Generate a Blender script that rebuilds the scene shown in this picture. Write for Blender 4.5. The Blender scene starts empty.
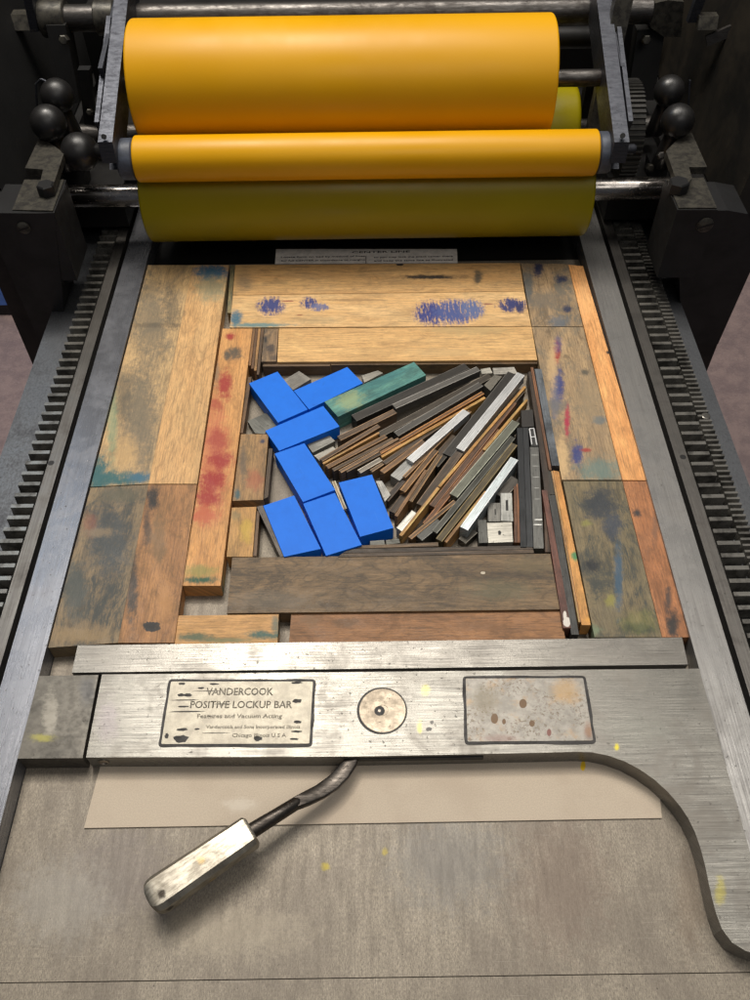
import bpy, bmesh, math, random
from mathutils import Vector, Matrix, noise as mnoise
random.seed(7)
scene = bpy.context.scene
COL = scene.collection
MM = 0.001

# ------------------------------------------------------------------ camera
FPX = 850.0
CAM = Vector((5.0, 0.0, 458.0))                    # mm
_y = Vector((-15.0, 1057.0, -FPX)).normalized()    # bed direction in camera axes
_x = Vector((0, 0, -1)).cross(_y).normalized()
_z = _x.cross(_y)
ROT = Matrix((_x, _y, _z))                         # camera axes -> world
cd = bpy.data.cameras.new('camera')
cam = bpy.data.objects.new('camera', cd); COL.objects.link(cam)
cam.matrix_world = Matrix.Translation(CAM * MM) @ ROT.to_4x4()
cd.sensor_fit = 'VERTICAL'; cd.sensor_height = 36.0; cd.sensor_width = 27.0
cd.lens = 36.0 * FPX / 1000.0
cd.clip_start = 0.01; cd.clip_end = 60.0
scene.camera = cam

def ray(px, py): return ROT @ Vector((px - 375.0, -(py - 500.0), -FPX))
def P(px, py, z):
    d = ray(px, py); return CAM + d * ((z - CAM.z) / d.z)
def PY(px, py, Y):
    d = ray(px, py); return CAM + d * ((Y - CAM.y) / d.y)
def PX(px, py, X):
    d = ray(px, py); return CAM + d * ((X - CAM.x) / d.x)

# ------------------------------------------------------------------ world, lamps, exposure
w = bpy.data.worlds.new('World'); scene.world = w; w.use_nodes = True
bg = w.node_tree.nodes['Background']
bg.inputs[0].default_value = (0.80, 0.86, 1.0, 1); bg.inputs[1].default_value = 0.085
scene.view_settings.view_transform = 'Standard'
scene.view_settings.look = 'None'
scene.view_settings.exposure = 0.0
scene.view_settings.gamma = 1.0

def lamp(name, loc, target, sx, sy, power, col):
    l = bpy.data.lights.new(name, 'AREA'); l.shape = 'RECTANGLE'; l.size = sx; l.size_y = sy
    l.energy = power; l.color = col
    o = bpy.data.objects.new(name, l); COL.objects.link(o)
    o.location = loc
    o.rotation_euler = (Vector(target) - Vector(loc)).to_track_quat('-Z', 'Y').to_euler()
    return o
lamp('ceiling_or_fill_lamp', (-0.31, 1.04, 1.55), (-0.31, 1.04, 0), 0.20, 0.16, 7, (1.0, 0.93, 0.82))
lamp('ceiling_or_fill_lamp', (-0.15, 0.95, 1.75), (-0.1, 0.7, 0), 1.2, 0.75, 30, (1.0, 0.94, 0.86))
lamp('ceiling_or_fill_lamp', (0.9, 0.5, 1.9), (0.1, 0.4, 0), 1.2, 0.3, 6, (1.0, 0.95, 0.88))  # fill light from overhead right; no fixture seen there
lamp('ceiling_or_fill_lamp', (0.35, -0.75, 1.7), (0.0, 0.45, 0), 1.4, 0.7, 6.5, (1.0, 0.96, 0.9))  # added fill from the camera side, brightens label and roller undersides
lamp('window_light', (-1.25, 1.55, 1.5), (-0.1, 0.4, 0), 0.9, 0.9, 3.0, (0.62, 0.80, 1.0))

# ------------------------------------------------------------------ colours and materials
def S(r, g, b):
    def f(c):
        c /= 255.0
        return c / 12.92 if c <= 0.04045 else ((c + 0.055) / 1.055) ** 2.4
    return (f(r), f(g), f(b), 1.0)

class NT:
    def __init__(s, name, uv=True):
        s.m = bpy.data.materials.new(name); s.m.use_nodes = True
        s.t = s.m.node_tree; s.n = s.t.nodes; s.l = s.t.links
        s.b = s.n['Principled BSDF']
        if uv:
            c = s.n.new('ShaderNodeUVMap'); c.uv_map = 'mm'; s.co = c.outputs[0]
        else:
            c = s.n.new('ShaderNodeTexCoord')
            sc = s.n.new('ShaderNodeVectorMath'); sc.operation = 'SCALE'; sc.inputs['Scale'].default_value = 1000
            s.l.new(c.outputs['Object'], sc.inputs[0]); s.co = sc.outputs[0]
    def link(s, a, b): s.l.new(a, b)
    def set(s, sock, v):
        if hasattr(v, 'is_linked') or isinstance(v, bpy.types.NodeSocket): s.l.new(v, sock)
        else: sock.default_value = v
    def noise(s, scale, detail=4, rough=0.6, stretch=(1, 1, 1), off=None, dist=0.0):
        mp = s.n.new('ShaderNodeMapping'); mp.inputs['Scale'].default_value = stretch
        mp.inputs['Location'].default_value = off if off else (random.uniform(-500, 500), random.uniform(-500, 500), 0)
        s.link(s.co, mp.inputs[0])
        t = s.n.new('ShaderNodeTexNoise'); t.inputs['Scale'].default_value = scale
        t.inputs['Detail'].default_value = detail; t.inputs['Roughness'].default_value = rough
        t.inputs['Distortion'].default_value = dist
        s.link(mp.outputs[0], t.inputs['Vector']); return t.outputs[0]
    def math(s, op, a, b=0.0, c=None, clamp=False):
        m = s.n.new('ShaderNodeMath'); m.operation = op; m.use_clamp = clamp
        s.set(m.inputs[0], a); s.set(m.inputs[1], b)
        if c is not None: s.set(m.inputs[2], c)
        return m.outputs[0]
    def rng(s, v, a, b, c=0.0, d=1.0, smooth=True):
        m = s.n.new('ShaderNodeMapRange'); m.interpolation_type = 'SMOOTHSTEP' if smooth else 'LINEAR'
        s.set(m.inputs[0], v)
        for i, x in enumerate((a, b, c, d)): m.inputs[i + 1].default_value = x
        return m.outputs[0]
    def mix(s, f, a, b, mode='MIX'):
        m = s.n.new('ShaderNodeMix'); m.data_type = 'RGBA'; m.blend_type = mode
        s.set(m.inputs[0], f); s.set(m.inputs[6], a); s.set(m.inputs[7], b); return m.outputs[2]
    def bump(s, h, strength=0.3, dist=0.0002):
        b = s.n.new('ShaderNodeBump'); b.inputs['Strength'].default_value = strength; b.inputs['Distance'].default_value = dist
        s.link(h, b.inputs['Height']); s.link(b.outputs[0], s.b.inputs['Normal'])
    def edgewear(s, base, wd, colr, k=0.75):
        sp = s.n.new('ShaderNodeSeparateXYZ'); s.link(s.co, sp.inputs[0])
        a = s.math('ABSOLUTE', s.math('SUBTRACT', sp.outputs['Y'], wd / 2))
        n = s.noise(0.25, 4, 0.7, (0.5, 1, 1))
        a = s.math('ADD', a, s.math('MULTIPLY', s.math('SUBTRACT', n, 0.5), 0.9))
        return s.mix(s.math('MULTIPLY', s.math('MULTIPLY', s.rng(a, wd / 2 - 0.55, wd / 2 - 0.1), s.rng(a, wd / 2 + 0.55, wd / 2 + 0.25)), k), base, colr)
    def stain(s, base, st, frame, amp=0.55):
        """st = (px, py, rx, ry, colour, strength, z[, kind]) on the surface, in its own frame"""
        px, py, rx, ry, colr, k, z = st[:7]; kind = st[7] if len(st) > 7 else ''
        c = frame(P(px, py, z)); a = frame(P(px + rx, py, z)) - c; b = frame(P(px, py + ry, z)) - c
        det = a.x * b.y - a.y * b.x
        A = Vector((b.y, -b.x, 0)) / det; B = Vector((-a.y, a.x, 0)) / det
        sub = s.n.new('ShaderNodeVectorMath'); sub.operation = 'SUBTRACT'; s.link(s.co, sub.inputs[0]); sub.inputs[1].default_value = (c.x, c.y, 0)
        o = []
        for V in (A, B):
            d = s.n.new('ShaderNodeVectorMath'); d.operation = 'DOT_PRODUCT'; s.link(sub.outputs[0], d.inputs[0]); d.inputs[1].default_value = V; o.append(d.outputs['Value'])
        r2 = s.math('ADD', s.math('MULTIPLY', o[0], o[0]), s.math('MULTIPLY', o[1], o[1]))
        r = s.math('SQRT', r2)
        streak = kind in ('streak', 'brush')
        n = s.noise(0.16 if not streak else 0.35, 5, 0.7, (1, 1, 1) if not streak else (1.8, 0.35, 1) if kind == 'streak' else (1, 1, 1))
        r = s.math('ADD', r, s.math('MULTIPLY', s.math('SUBTRACT', n, 0.5), amp * 3.2))
        hard = kind in ('hard', 'streak')
        g = s.noise(0.9, 4, 0.75, (0.22, 1.5, 1) if kind != 'brush' else (1.3, 0.25, 1)); h = s.noise(0.45, 5, 0.8, (0.8, 1, 1))
        if kind == 'hard': m = s.rng(r, 1.0, 0.85)
        else:
            soft = s.rng(r, 1.45, 0.2)
            tex = s.math('ADD', s.math('MULTIPLY', s.math('SUBTRACT', g, 0.5), 1.2), s.math('MULTIPLY', s.math('SUBTRACT', h, 0.5), 1.3))
            m = s.math('MULTIPLY', s.rng(s.math('ADD', soft, tex), 0.12, 1.05), s.rng(r, 1.7, 1.0))
            m = s.math('ADD', s.math('MULTIPLY', m, 0.75), s.math('MULTIPLY', soft, 0.25))
            if kind == 'brush':
                mp = s.n.new('ShaderNodeMapping'); mp.inputs['Rotation'].default_value = (0, 0, 0.42); mp.inputs['Scale'].default_value = (1.0, 0.16, 1)
                s.link(s.co, mp.inputs[0]); tn = s.n.new('ShaderNodeTexNoise'); tn.inputs['Scale'].default_value = 0.55; tn.inputs['Detail'].default_value = 5; tn.inputs['Roughness'].default_value = 0.7
                s.link(mp.outputs[0], tn.inputs['Vector']); m = s.math('MULTIPLY', s.rng(s.math('ADD', s.math('MULTIPLY', r, -0.16), tn.outputs[0]), 0.24, 0.42), s.rng(r, 1.35, 0.75))
        m = s.math('MULTIPLY', m, min(1.0, k * 1.3))
        return s.mix(m, base, colr)

def wood(name, c1, c2, *args, **kw):
    f = lambda c: (min(250, c[0] * 1.02), c[1] * 0.98, c[2] * 0.95)
    return wood_(name, f(c1), f(c2), *args, **kw)
def wood_(name, c1, c2, frame=None, stains=(), grime=0.4, gr=1.0, cathedral=0.0, rough=0.55, ink=(60, 55, 45), speck=0.5, strip=False, edge=0.0):
    t = NT(name)
    n1 = t.noise(0.05, 5, 0.6, (0.25, 1.6, 1))
    n2 = t.noise(0.55 * gr, 6, 0.8, (0.07, 1.6, 1))
    n3 = t.noise(1.6, 3, 0.7, (0.10, 1.3, 1))
    n4 = t.noise(0.11, 6, 0.75, (0.35, 1.0, 1), dist=0.8)
    base = t.mix(t.rng(n1, 0.3, 0.7), S(*c1), S(*c2))
    dark = tuple(x * 0.6 for x in c1)
    base = t.mix(t.math('MULTIPLY', t.rng(n2, 0.42, 0.68), 0.8), base, S(*dark))
    base = t.mix(t.math('MULTIPLY', t.rng(n3, 0.50, 0.72), 0.55), base, S(*tuple(x * 0.5 for x in c2)))
    base = t.mix(t.math('MULTIPLY', t.rng(n4, 0.50, 0.66), 0.3 + grime * 0.5), base, S(*tuple(x * 0.55 for x in c2)))
    base = t.mix(t.math('MULTIPLY', t.rng(n4, 0.46, 0.30), 0.35), base, S(*tuple(min(255, x * 1.16) for x in c1)))
    if cathedral:
        n = t.noise(0.016, 2, 0.4, (0.45, 1.7, 1))
        wv = t.math('SINE', t.math('MULTIPLY', t.math('ADD', n, t.math('MULTIPLY', n1, 0.06)), 150.0))
        base = t.mix(t.math('MULTIPLY', t.rng(wv, 0.7, 1.0), t.math('MULTIPLY', t.rng(n2, 0.3, 0.65, 0.4, 1.0), cathedral)), base, S(*tuple(x * 0.6 for x in c2)))
    # smeared grime patches
    g = t.noise(0.045, 8, 0.78, (0.6, 1.0, 1), dist=0.6)
    gg = t.math('ADD', g, t.math('MULTIPLY', t.math('SUBTRACT', n3, 0.5), 0.30))
    base = t.mix(t.math('MULTIPLY', t.rng(gg, 0.46, 0.62), min(1.0, grime * 1.15 + 0.08)), base, S(*ink))
    sc = t.noise(1.5, 2, 0.5, (0.02, 1.0, 1))
    scm = t.math('MULTIPLY', t.rng(sc, 0.66, 0.72), t.rng(g, 0.42, 0.6))
    base = t.mix(t.math('MULTIPLY', scm, 0.55), base, S(*tuple(x * 0.4 for x in c2)))
    if strip:
        l1 = t.noise(1.9, 2, 0.6, (0.012, 1.0, 1))
        base = t.mix(t.math('MULTIPLY', t.rng(l1, 0.50, 0.60), 0.65), base, S(*tuple(x * 0.35 for x in c1)))
        base = t.mix(t.math('MULTIPLY', t.rng(l1, 0.42, 0.34), 0.45), base, S(*tuple(min(235, x * 1.5) for x in c1)))
    if edge: base = t.edgewear(base, edge, S(*tuple(min(240, x * 1.55 + 12) for x in c1)))
    for st in stains: base = t.stain(base, st, frame)
    # pores, nicks and short scratches
    sp = t.noise(1.1, 3, 0.8, (0.35, 1.5, 1))
    base = t.mix(t.math('MULTIPLY', t.rng(sp, 0.64, 0.73), speck), base, S(45, 38, 30))
    s2 = t.noise(0.30, 2, 0.5, (1.3, 0.7, 1))
    base = t.mix(t.math('MULTIPLY', t.rng(s2, 0.74, 0.78), speck), base, S(40, 35, 30))
    t.link(base, t.b.inputs['Base Color'])
    t.link(t.rng(g, 0.3, 0.7, rough - 0.08, rough + 0.12), t.b.inputs['Roughness'])
    t.bump(t.math('ADD', t.math('ADD', n2, n3), t.math('MULTIPLY', sp, -0.8)), 0.5, 0.0003)
    return t.m

def steel(name, c, c2, rough=0.38, brush=(0.03, 2.2), frame=None, stains=(), metallic=0.9, uv=True, pits=0.4, mott=0.5, bump=0.25, dirt=(60, 55, 48), rot=False, edge=0.0):
    t = NT(name, uv)
    st = (brush[0], brush[1], 1) if not rot else (brush[1], brush[0], 1)
    b = t.noise(1.0, 4, 0.7, st)
    b2 = t.noise(0.35, 5, 0.75, (st[0] * 1.5, st[1] * 0.5, 1))
    m = t.noise(0.035, 6, 0.7, (1, 1, 1), dist=0.4)
    base = t.mix(t.rng(b, 0.3, 0.7), S(*c), S(*c2))
    base = t.mix(t.math('MULTIPLY', t.rng(b2, 0.5, 0.75), 0.35), base, S(*dirt))
    base = t.mix(t.math('MULTIPLY', t.rng(m, 0.45, 0.7), mott), base, S(*dirt))
    p = t.noise(0.42, 3, 0.65)
    pm = t.rng(p, 0.635, 0.69)
    base = t.mix(t.math('MULTIPLY', pm, pits), base, S(35, 30, 27))
    for x in stains: base = t.stain(base, x, frame)
    if edge: base = t.edgewear(base, edge, S(*tuple(min(240, x * 1.5 + 25) for x in c)))
    t.link(base, t.b.inputs['Base Color'])
    t.b.inputs['Metallic'].default_value = metallic
    r = t.math('ADD', t.rng(b, 0.3, 0.7, rough - 0.06, rough + 0.08), t.math('MULTIPLY', t.rng(m, 0.4, 0.7), 0.16))
    r = t.math('ADD', r, t.math('MULTIPLY', pm, 0.2))
    t.link(r, t.b.inputs['Roughness'])
    t.bump(t.math('SUBTRACT', b, t.math('MULTIPLY', pm, 1.0)), bump, 0.00012)
    return t.m

def simple(name, c, rough=0.5, metallic=0.0, var=0.25, scale=0.15, c2=None, bump=0.15, coat=0.0, spec=None):
    t = NT(name, False)
    n = t.noise(scale, 6, 0.7, dist=0.3)
    c2 = c2 or tuple(x * (1 - var) for x in c)
    base = t.mix(t.rng(n, 0.35, 0.68), S(*c), S(*c2))
    f = t.noise(scale * 7, 4, 0.7)
    base = t.mix(t.math('MULTIPLY', t.rng(f, 0.6, 0.75), 0.35), base, S(*tuple(x * 0.55 for x in c)))
    t.link(base, t.b.inputs['Base Color'])
    t.b.inputs['Metallic'].default_value = metallic
    t.link(t.rng(n, 0.3, 0.7, rough - 0.07, rough + 0.1), t.b.inputs['Roughness'])
    if coat: t.b.inputs['Coat Weight'].default_value = coat; t.b.inputs['Coat Roughness'].default_value = 0.15
    if spec is not None: t.b.inputs['Specular IOR Level'].default_value = spec
    t.bump(f, bump, 0.0001)
    return t.m

# ------------------------------------------------------------------ mesh helpers (all coordinates in mm, world)
def tag(o, label=None, cat=None, group=None, kind=None):
    if label: o['label'] = label
    if cat: o['category'] = cat
    if group: o['group'] = group
    if kind: o['kind'] = kind
    return o
def empty(name, loc, label, cat, group=None):
    o = bpy.data.objects.new(name, None); COL.objects.link(o)
    o.location = Vector(loc) * MM; o.empty_display_size = 0.01
    o['_o'] = 0; del o['_o']
    return tag(o, label, cat, group)
def worldloc(o):
    v = Vector(o.location)
    while o.parent: o = o.parent; v = v + o.location
    return v
def emit(name, bm, mat, parent=None, uvf=None, bevel=0.0, seg=2, smooth=False, angle=35):
    """bm in world mm -> one mesh object with its origin at its base"""
    if bevel:
        es = [e for e in bm.edges if len(e.link_faces) == 2 and e.calc_face_angle(0) > 0.5]
        bmesh.ops.bevel(bm, geom=es, offset=bevel, segments=seg, profile=0.5, affect='EDGES', clamp_overlap=True)
    bmesh.ops.recalc_face_normals(bm, faces=bm.faces)
    xs = [v.co.x for v in bm.verts]; ys = [v.co.y for v in bm.verts]; zs = [v.co.z for v in bm.verts]
    org = Vector(((min(xs) + max(xs)) / 2, (min(ys) + max(ys)) / 2, min(zs)))
    if uvf:
        lay = bm.loops.layers.uv.new('mm')
        for f in bm.faces:
            for l in f.loops:
                q = uvf(l.vert.co); l[lay].uv = (q.x, q.y)
    for v in bm.verts: v.co = (v.co - org) * MM
    me = bpy.data.meshes.new(name); bm.to_mesh(me); bm.free()
    if mat: me.materials.append(mat)
    if smooth:
        for p in me.polygons: p.use_smooth = True
        me.set_sharp_from_angle(angle=math.radians(angle))
    o = bpy.data.objects.new(name, me); COL.objects.link(o)
    if parent: o.parent = parent; o.location = org * MM - worldloc(parent)
    else: o.location = org * MM
    return o
def prism(bm, top, zb):
    """top: list of world points; extruded straight down to z = zb (number or offset list)"""
    a = [bm.verts.new(p) for p in top]
    b = [bm.verts.new((p.x, p.y, zb)) for p in top]
    bm.faces.new(a); bm.faces.new(list(reversed(b)))
    n = len(a)
    for i in range(n): bm.faces.new((a[i], b[i], b[(i + 1) % n], a[(i + 1) % n]))
def box(bm, x0, x1, y0, y1, z0, z1):
    prism(bm, [Vector((x0, y0, z1)), Vector((x1, y0, z1)), Vector((x1, y1, z1)), Vector((x0, y1, z1))], z0)
def obox(bm, c, u, v, n, hu, hv, hn):
    """oriented box"""
    u, v, n = u.normalized() * hu, v.normalized() * hv, n.normalized() * hn
    vs = {}
    for i in (-1, 1):
        for j in (-1, 1):
            for k in (-1, 1): vs[i, j, k] = bm.verts.new(c + u * i + v * j + n * k)
    for ax in range(3):
        for s_ in (-1, 1):
            q = []
            for (a, b) in ((-1, -1), (1, -1), (1, 1), (-1, 1)):
                key = [a, b]; key.insert(ax, s_); q.append(vs[tuple(key)])
            bm.faces.new(q)
def lathe(bm, c, axis, prof, seg=48):
    """prof: list of (t along axis, radius); closed with caps"""
    axis = axis.normalized()
    up = Vector((0, 0, 1)) if abs(axis.z) < 0.9 else Vector((1, 0, 0))
    e1 = axis.cross(up).normalized(); e2 = axis.cross(e1)
    rings = []
    for t, r in prof:
        if r < 1e-4: rings.append([bm.verts.new(c + axis * t)])
        else: rings.append([bm.verts.new(c + axis * t + (e1 * math.cos(2 * math.pi * k / seg) + e2 * math.sin(2 * math.pi * k / seg)) * r) for k in range(seg)])
    for a, b in zip(rings, rings[1:]):
        for k in range(seg):
            k2 = (k + 1) % seg
            if len(a) == 1 and len(b) == 1: continue
            if len(a) == 1: bm.faces.new((a[0], b[k2], b[k]))
            elif len(b) == 1: bm.faces.new((a[k], a[k2], b[0]))
            else: bm.faces.new((a[k], a[k2], b[k2], b[k]))
    if len(rings[0]) > 1: bm.faces.new(list(reversed(rings[0])))
    if len(rings[-1]) > 1: bm.faces.new(rings[-1])
def rod(bm, a, b, r, seg=32, ch=0.8):
    L = (b - a).length; lathe(bm, a, b - a, [(0, r - ch), (ch, r), (L - ch, r), (L, r - ch)], seg)
def quadframe(q, longaxis=None):
    """texture frame in mm: u along the long side of the top, v across; side faces fold down"""
    e0 = (q[1] - q[0]); e1 = (q[3] - q[0])
    U = e0 if e0.length > e1.length else e1
    if longaxis == 'x': U = e0
    if longaxis == 'y': U = e1
    U = U.normalized(); V = Vector((-U.y, U.x, 0)); o = q[0].copy()
    ou, ov = random.uniform(0, 0), 0
    return lambda p: Vector(((p - o).dot(U) + (p.z - o.z) * 0.15, (p - o).dot(V) + (p.z - o.z), 0))
def slab(name, quad, z, zb, mat, parent=None, bevel=0.5, gap=0.0, seg=2, longaxis=None):
    """quad: 4 photo points of the top face at height z. mat: material or function(frame)->material"""
    q = [P(a, b, z) for a, b in quad]
    if gap:
        c = sum(q, Vector()) / len(q)
        q = [p + (c - p).normalized() * gap * 1.4 for p in q]
    fr = quadframe(q, longaxis)
    bm = bmesh.new(); prism(bm, q, zb)
    m = mat(fr) if callable(mat) else mat
    return emit(name, bm, m, parent, fr, bevel, seg)
def text_part(name, body, origin, U, V, N, height, mat, parent, width=None, align='LEFT'):
    cu = bpy.data.curves.new(name, 'FONT'); cu.body = body; cu.size = 1.0; cu.extrude = 0.0; cu.align_x = align
    cu.resolution_u = 2; cu.offset = 0.012
    o = bpy.data.objects.new(name, cu); COL.objects.link(o)
    dg = bpy.context.evaluated_depsgraph_get()
    me = bpy.data.meshes.new_from_object(o.evaluated_get(dg)); bpy.data.objects.remove(o)
    bm = bmesh.new(); bm.from_mesh(me); bpy.data.meshes.remove(me)
    xs = [v.co.x for v in bm.verts]; w0 = max(xs) - min(xs); x0 = min(xs)
    sx = (width / w0) if width else height / 0.7
    sy = height / 0.7
    U, V, N = U.normalized(), V.normalized(), N.normalized()
    for v in bm.verts: v.co = origin + U * ((v.co.x - x0) * sx) + V * (v.co.y * sy)
    ex = bmesh.ops.extrude_face_region(bm, geom=bm.faces[:])
    for g in ex['geom']:
        if isinstance(g, bmesh.types.BMVert): g.co += N * 0.12
    return emit(name, bm, mat, parent)

XA, YA, ZA = Vector((1, 0, 0)), Vector((0, 1, 0)), Vector((0, 0, 1))
def mmframe(ox=0, oy=0): return lambda p: Vector((p.x - ox + p.z * 0.2, p.y - oy + p.z, 0))
def ymmframe(): return lambda p: Vector((p.y, p.x + p.z, 0))     # u runs along the bed

# ------------------------------------------------------------------ setting: floor
def floor_mat():
    t = NT('terrazzo', False)
    n = t.noise(0.03, 6, 0.7); f = t.noise(0.25, 3, 0.8)
    b = t.mix(t.rng(n, 0.35, 0.65), S(176, 152, 146), S(150, 130, 128))
    b = t.mix(t.math('MULTIPLY', t.rng(f, 0.55, 0.7), 0.5), b, S(205, 190, 182))
    b = t.mix(t.math('MULTIPLY', t.rng(f, 0.42, 0.3), 0.5), b, S(104, 88, 90))
    t.link(b, t.b.inputs['Base Color']); t.b.inputs['Roughness'].default_value = 0.6
    return t.m
bm = bmesh.new(); box(bm, -4000, 4000, -3000, 6000, -940, -900)
tag(emit('floor', bm, floor_mat()), kind='structure')

# blue cabinet on the left beyond the press
cab = empty('cabinet', (-1150, 1800, -900), 'blue painted cabinet on a dark plinth, standing on the floor left of the press', 'cabinet')
bm = bmesh.new(); box(bm, -1900, -620, 1690, 2300, -860, 100); emit('body', bm, simple('blue_paint', (80, 124, 205), 0.45, var=0.12, scale=0.02), cab, bevel=4)
bm = bmesh.new(); box(bm, -1890, -630, 1702, 2290, -900, -862); emit('plinth', bm, simple('plinth_black', (30, 28, 28), 0.6), cab)

# ------------------------------------------------------------------ press bed
M_rail_l = steel('rail_steel', (146, 147, 152), (108, 110, 116), 0.25, (0.02, 1.2), metallic=0.7, pits=0.9, mott=0.3, dirt=(98, 98, 104))
M_rail_r = steel('rail_steel_dull', (168, 166, 162), (128, 126, 124), 0.28, (0.02, 1.2), metallic=0.6, pits=0.6, mott=0.4, dirt=(84, 80, 76))
M_strip = steel('strip_steel', (124, 121, 116), (92, 89, 86), 0.36, (0.02, 1.2), pits=0.4, mott=0.5, dirt=(50, 46, 44))
M_rack = simple('rack_steel', (146, 143, 136), 0.28, 0.6, 0.35, 0.08, c2=(74, 72, 68))
M_table = steel('table_steel', (108, 110, 113), (84, 86, 89), 0.45, (0.4, 0.6), pits=0.5, mott=0.6, dirt=(62, 62, 66))
M_black = simple('black_enamel', (34, 34, 35), 0.42, 0.0, 0.4, 0.03, c2=(24, 24, 24), spec=0.3)
M_inner = simple('oily_black_iron_and_shade', (22, 21, 20), 0.5, 0.2, 0.4, 0.03)  # iron parts, also painted shade on the rear bed and between rack teeth

press = empty('printing_press', (0, 300, -900), 'flatbed proof press with grey steel bed, side rails and toothed racks', 'printing press')
bedfr = mmframe()
def bed_mat():
    t = NT('bed_plate_steel')
    a = t.noise(1.1, 5, 0.85, (1.6, 0.5, 1)); b = t.noise(0.22, 6, 0.8, (1.2, 0.16, 1)); c = t.noise(0.022, 6, 0.7, (1, 0.8, 1), dist=0.5)
    base = t.mix(t.rng(a, 0.3, 0.7), S(164, 154, 137), S(98, 90, 80))
    base = t.mix(t.math('MULTIPLY', t.rng(b, 0.42, 0.7), 0.35), base, S(110, 102, 93))
    base = t.mix(t.math('MULTIPLY', t.rng(c, 0.42, 0.62), 0.5), base, S(106, 97, 87))
    k1 = t.noise(1.0, 3, 0.6, (2.6, 0.03, 1)); base = t.mix(t.math('MULTIPLY', t.rng(k1, 0.60, 0.68), 0.3), base, S(84, 77, 68))
    k2 = t.noise(0.8, 2, 0.6, (0.05, 2.4, 1)); base = t.mix(t.math('MULTIPLY', t.rng(k2, 0.66, 0.70), 0.22), base, S(190, 182, 168))
    sp = t.noise(0.5, 2, 0.5)
    base = t.mix(t.math('MULTIPLY', t.rng(sp, 0.72, 0.76), 0.7), base, S(50, 42, 36))
    Y = S(178, 160, 40)
    for st in ((326, 866, 4.5, 4.5, Y, 0.55, 0), (385, 852, 3.5, 5, Y, 0.45, 0), (120, 870, 60, 60, S(110, 102, 98), 0.4, 0), (560, 880, 60, 90, S(112, 96, 84), 0.4, 0),
               (60, 900, 60, 50, S(150, 146, 138), 0.35, 0), (230, 930, 90, 30, S(160, 150, 132), 0.35, 0), (450, 860, 70, 60, S(118, 116, 112), 0.4, 0), (690, 900, 18, 60, S(110, 94, 78), 0.35, 0)):
        base = t.stain(base, st, bedfr)
    t.link(base, t.b.inputs['Base Color']); t.b.inputs['Metallic'].default_value = 0.3
    t.link(t.rng(b, 0.3, 0.7, 0.42, 0.58), t.b.inputs['Roughness'])
    t.bump(a, 0.6, 0.0002)
    return t.m
M_bed = bed_mat()
bm = bmesh.new(); box(bm, -190, 190, 76.6, 640, -20, 0); emit('bed_plate', bm, M_bed, press, bedfr, 0.25)
bm = bmesh.new(); box(bm, -190, 190, -120, 76.2, -20, -0.2); emit('bed_plate', bm, M_bed, press, bedfr, 0.25)
bm = bmesh.new(); box(bm, -190, 190, 640.5, 1100, -20, -1); emit('rear_bed_shaded', bm, M_inner, press, None)  # bed coloured black here, painting the shadow beneath the carriage
bm = bmesh.new(); box(bm, -255, 255, -110, 1090, -60, -21); emit('bed_casting', bm, M_black, press)
bm = bmesh.new(); box(bm, -235, 235, -90, 1080, -900, -61); emit('base', bm, M_black, press, bevel=4)
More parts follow.
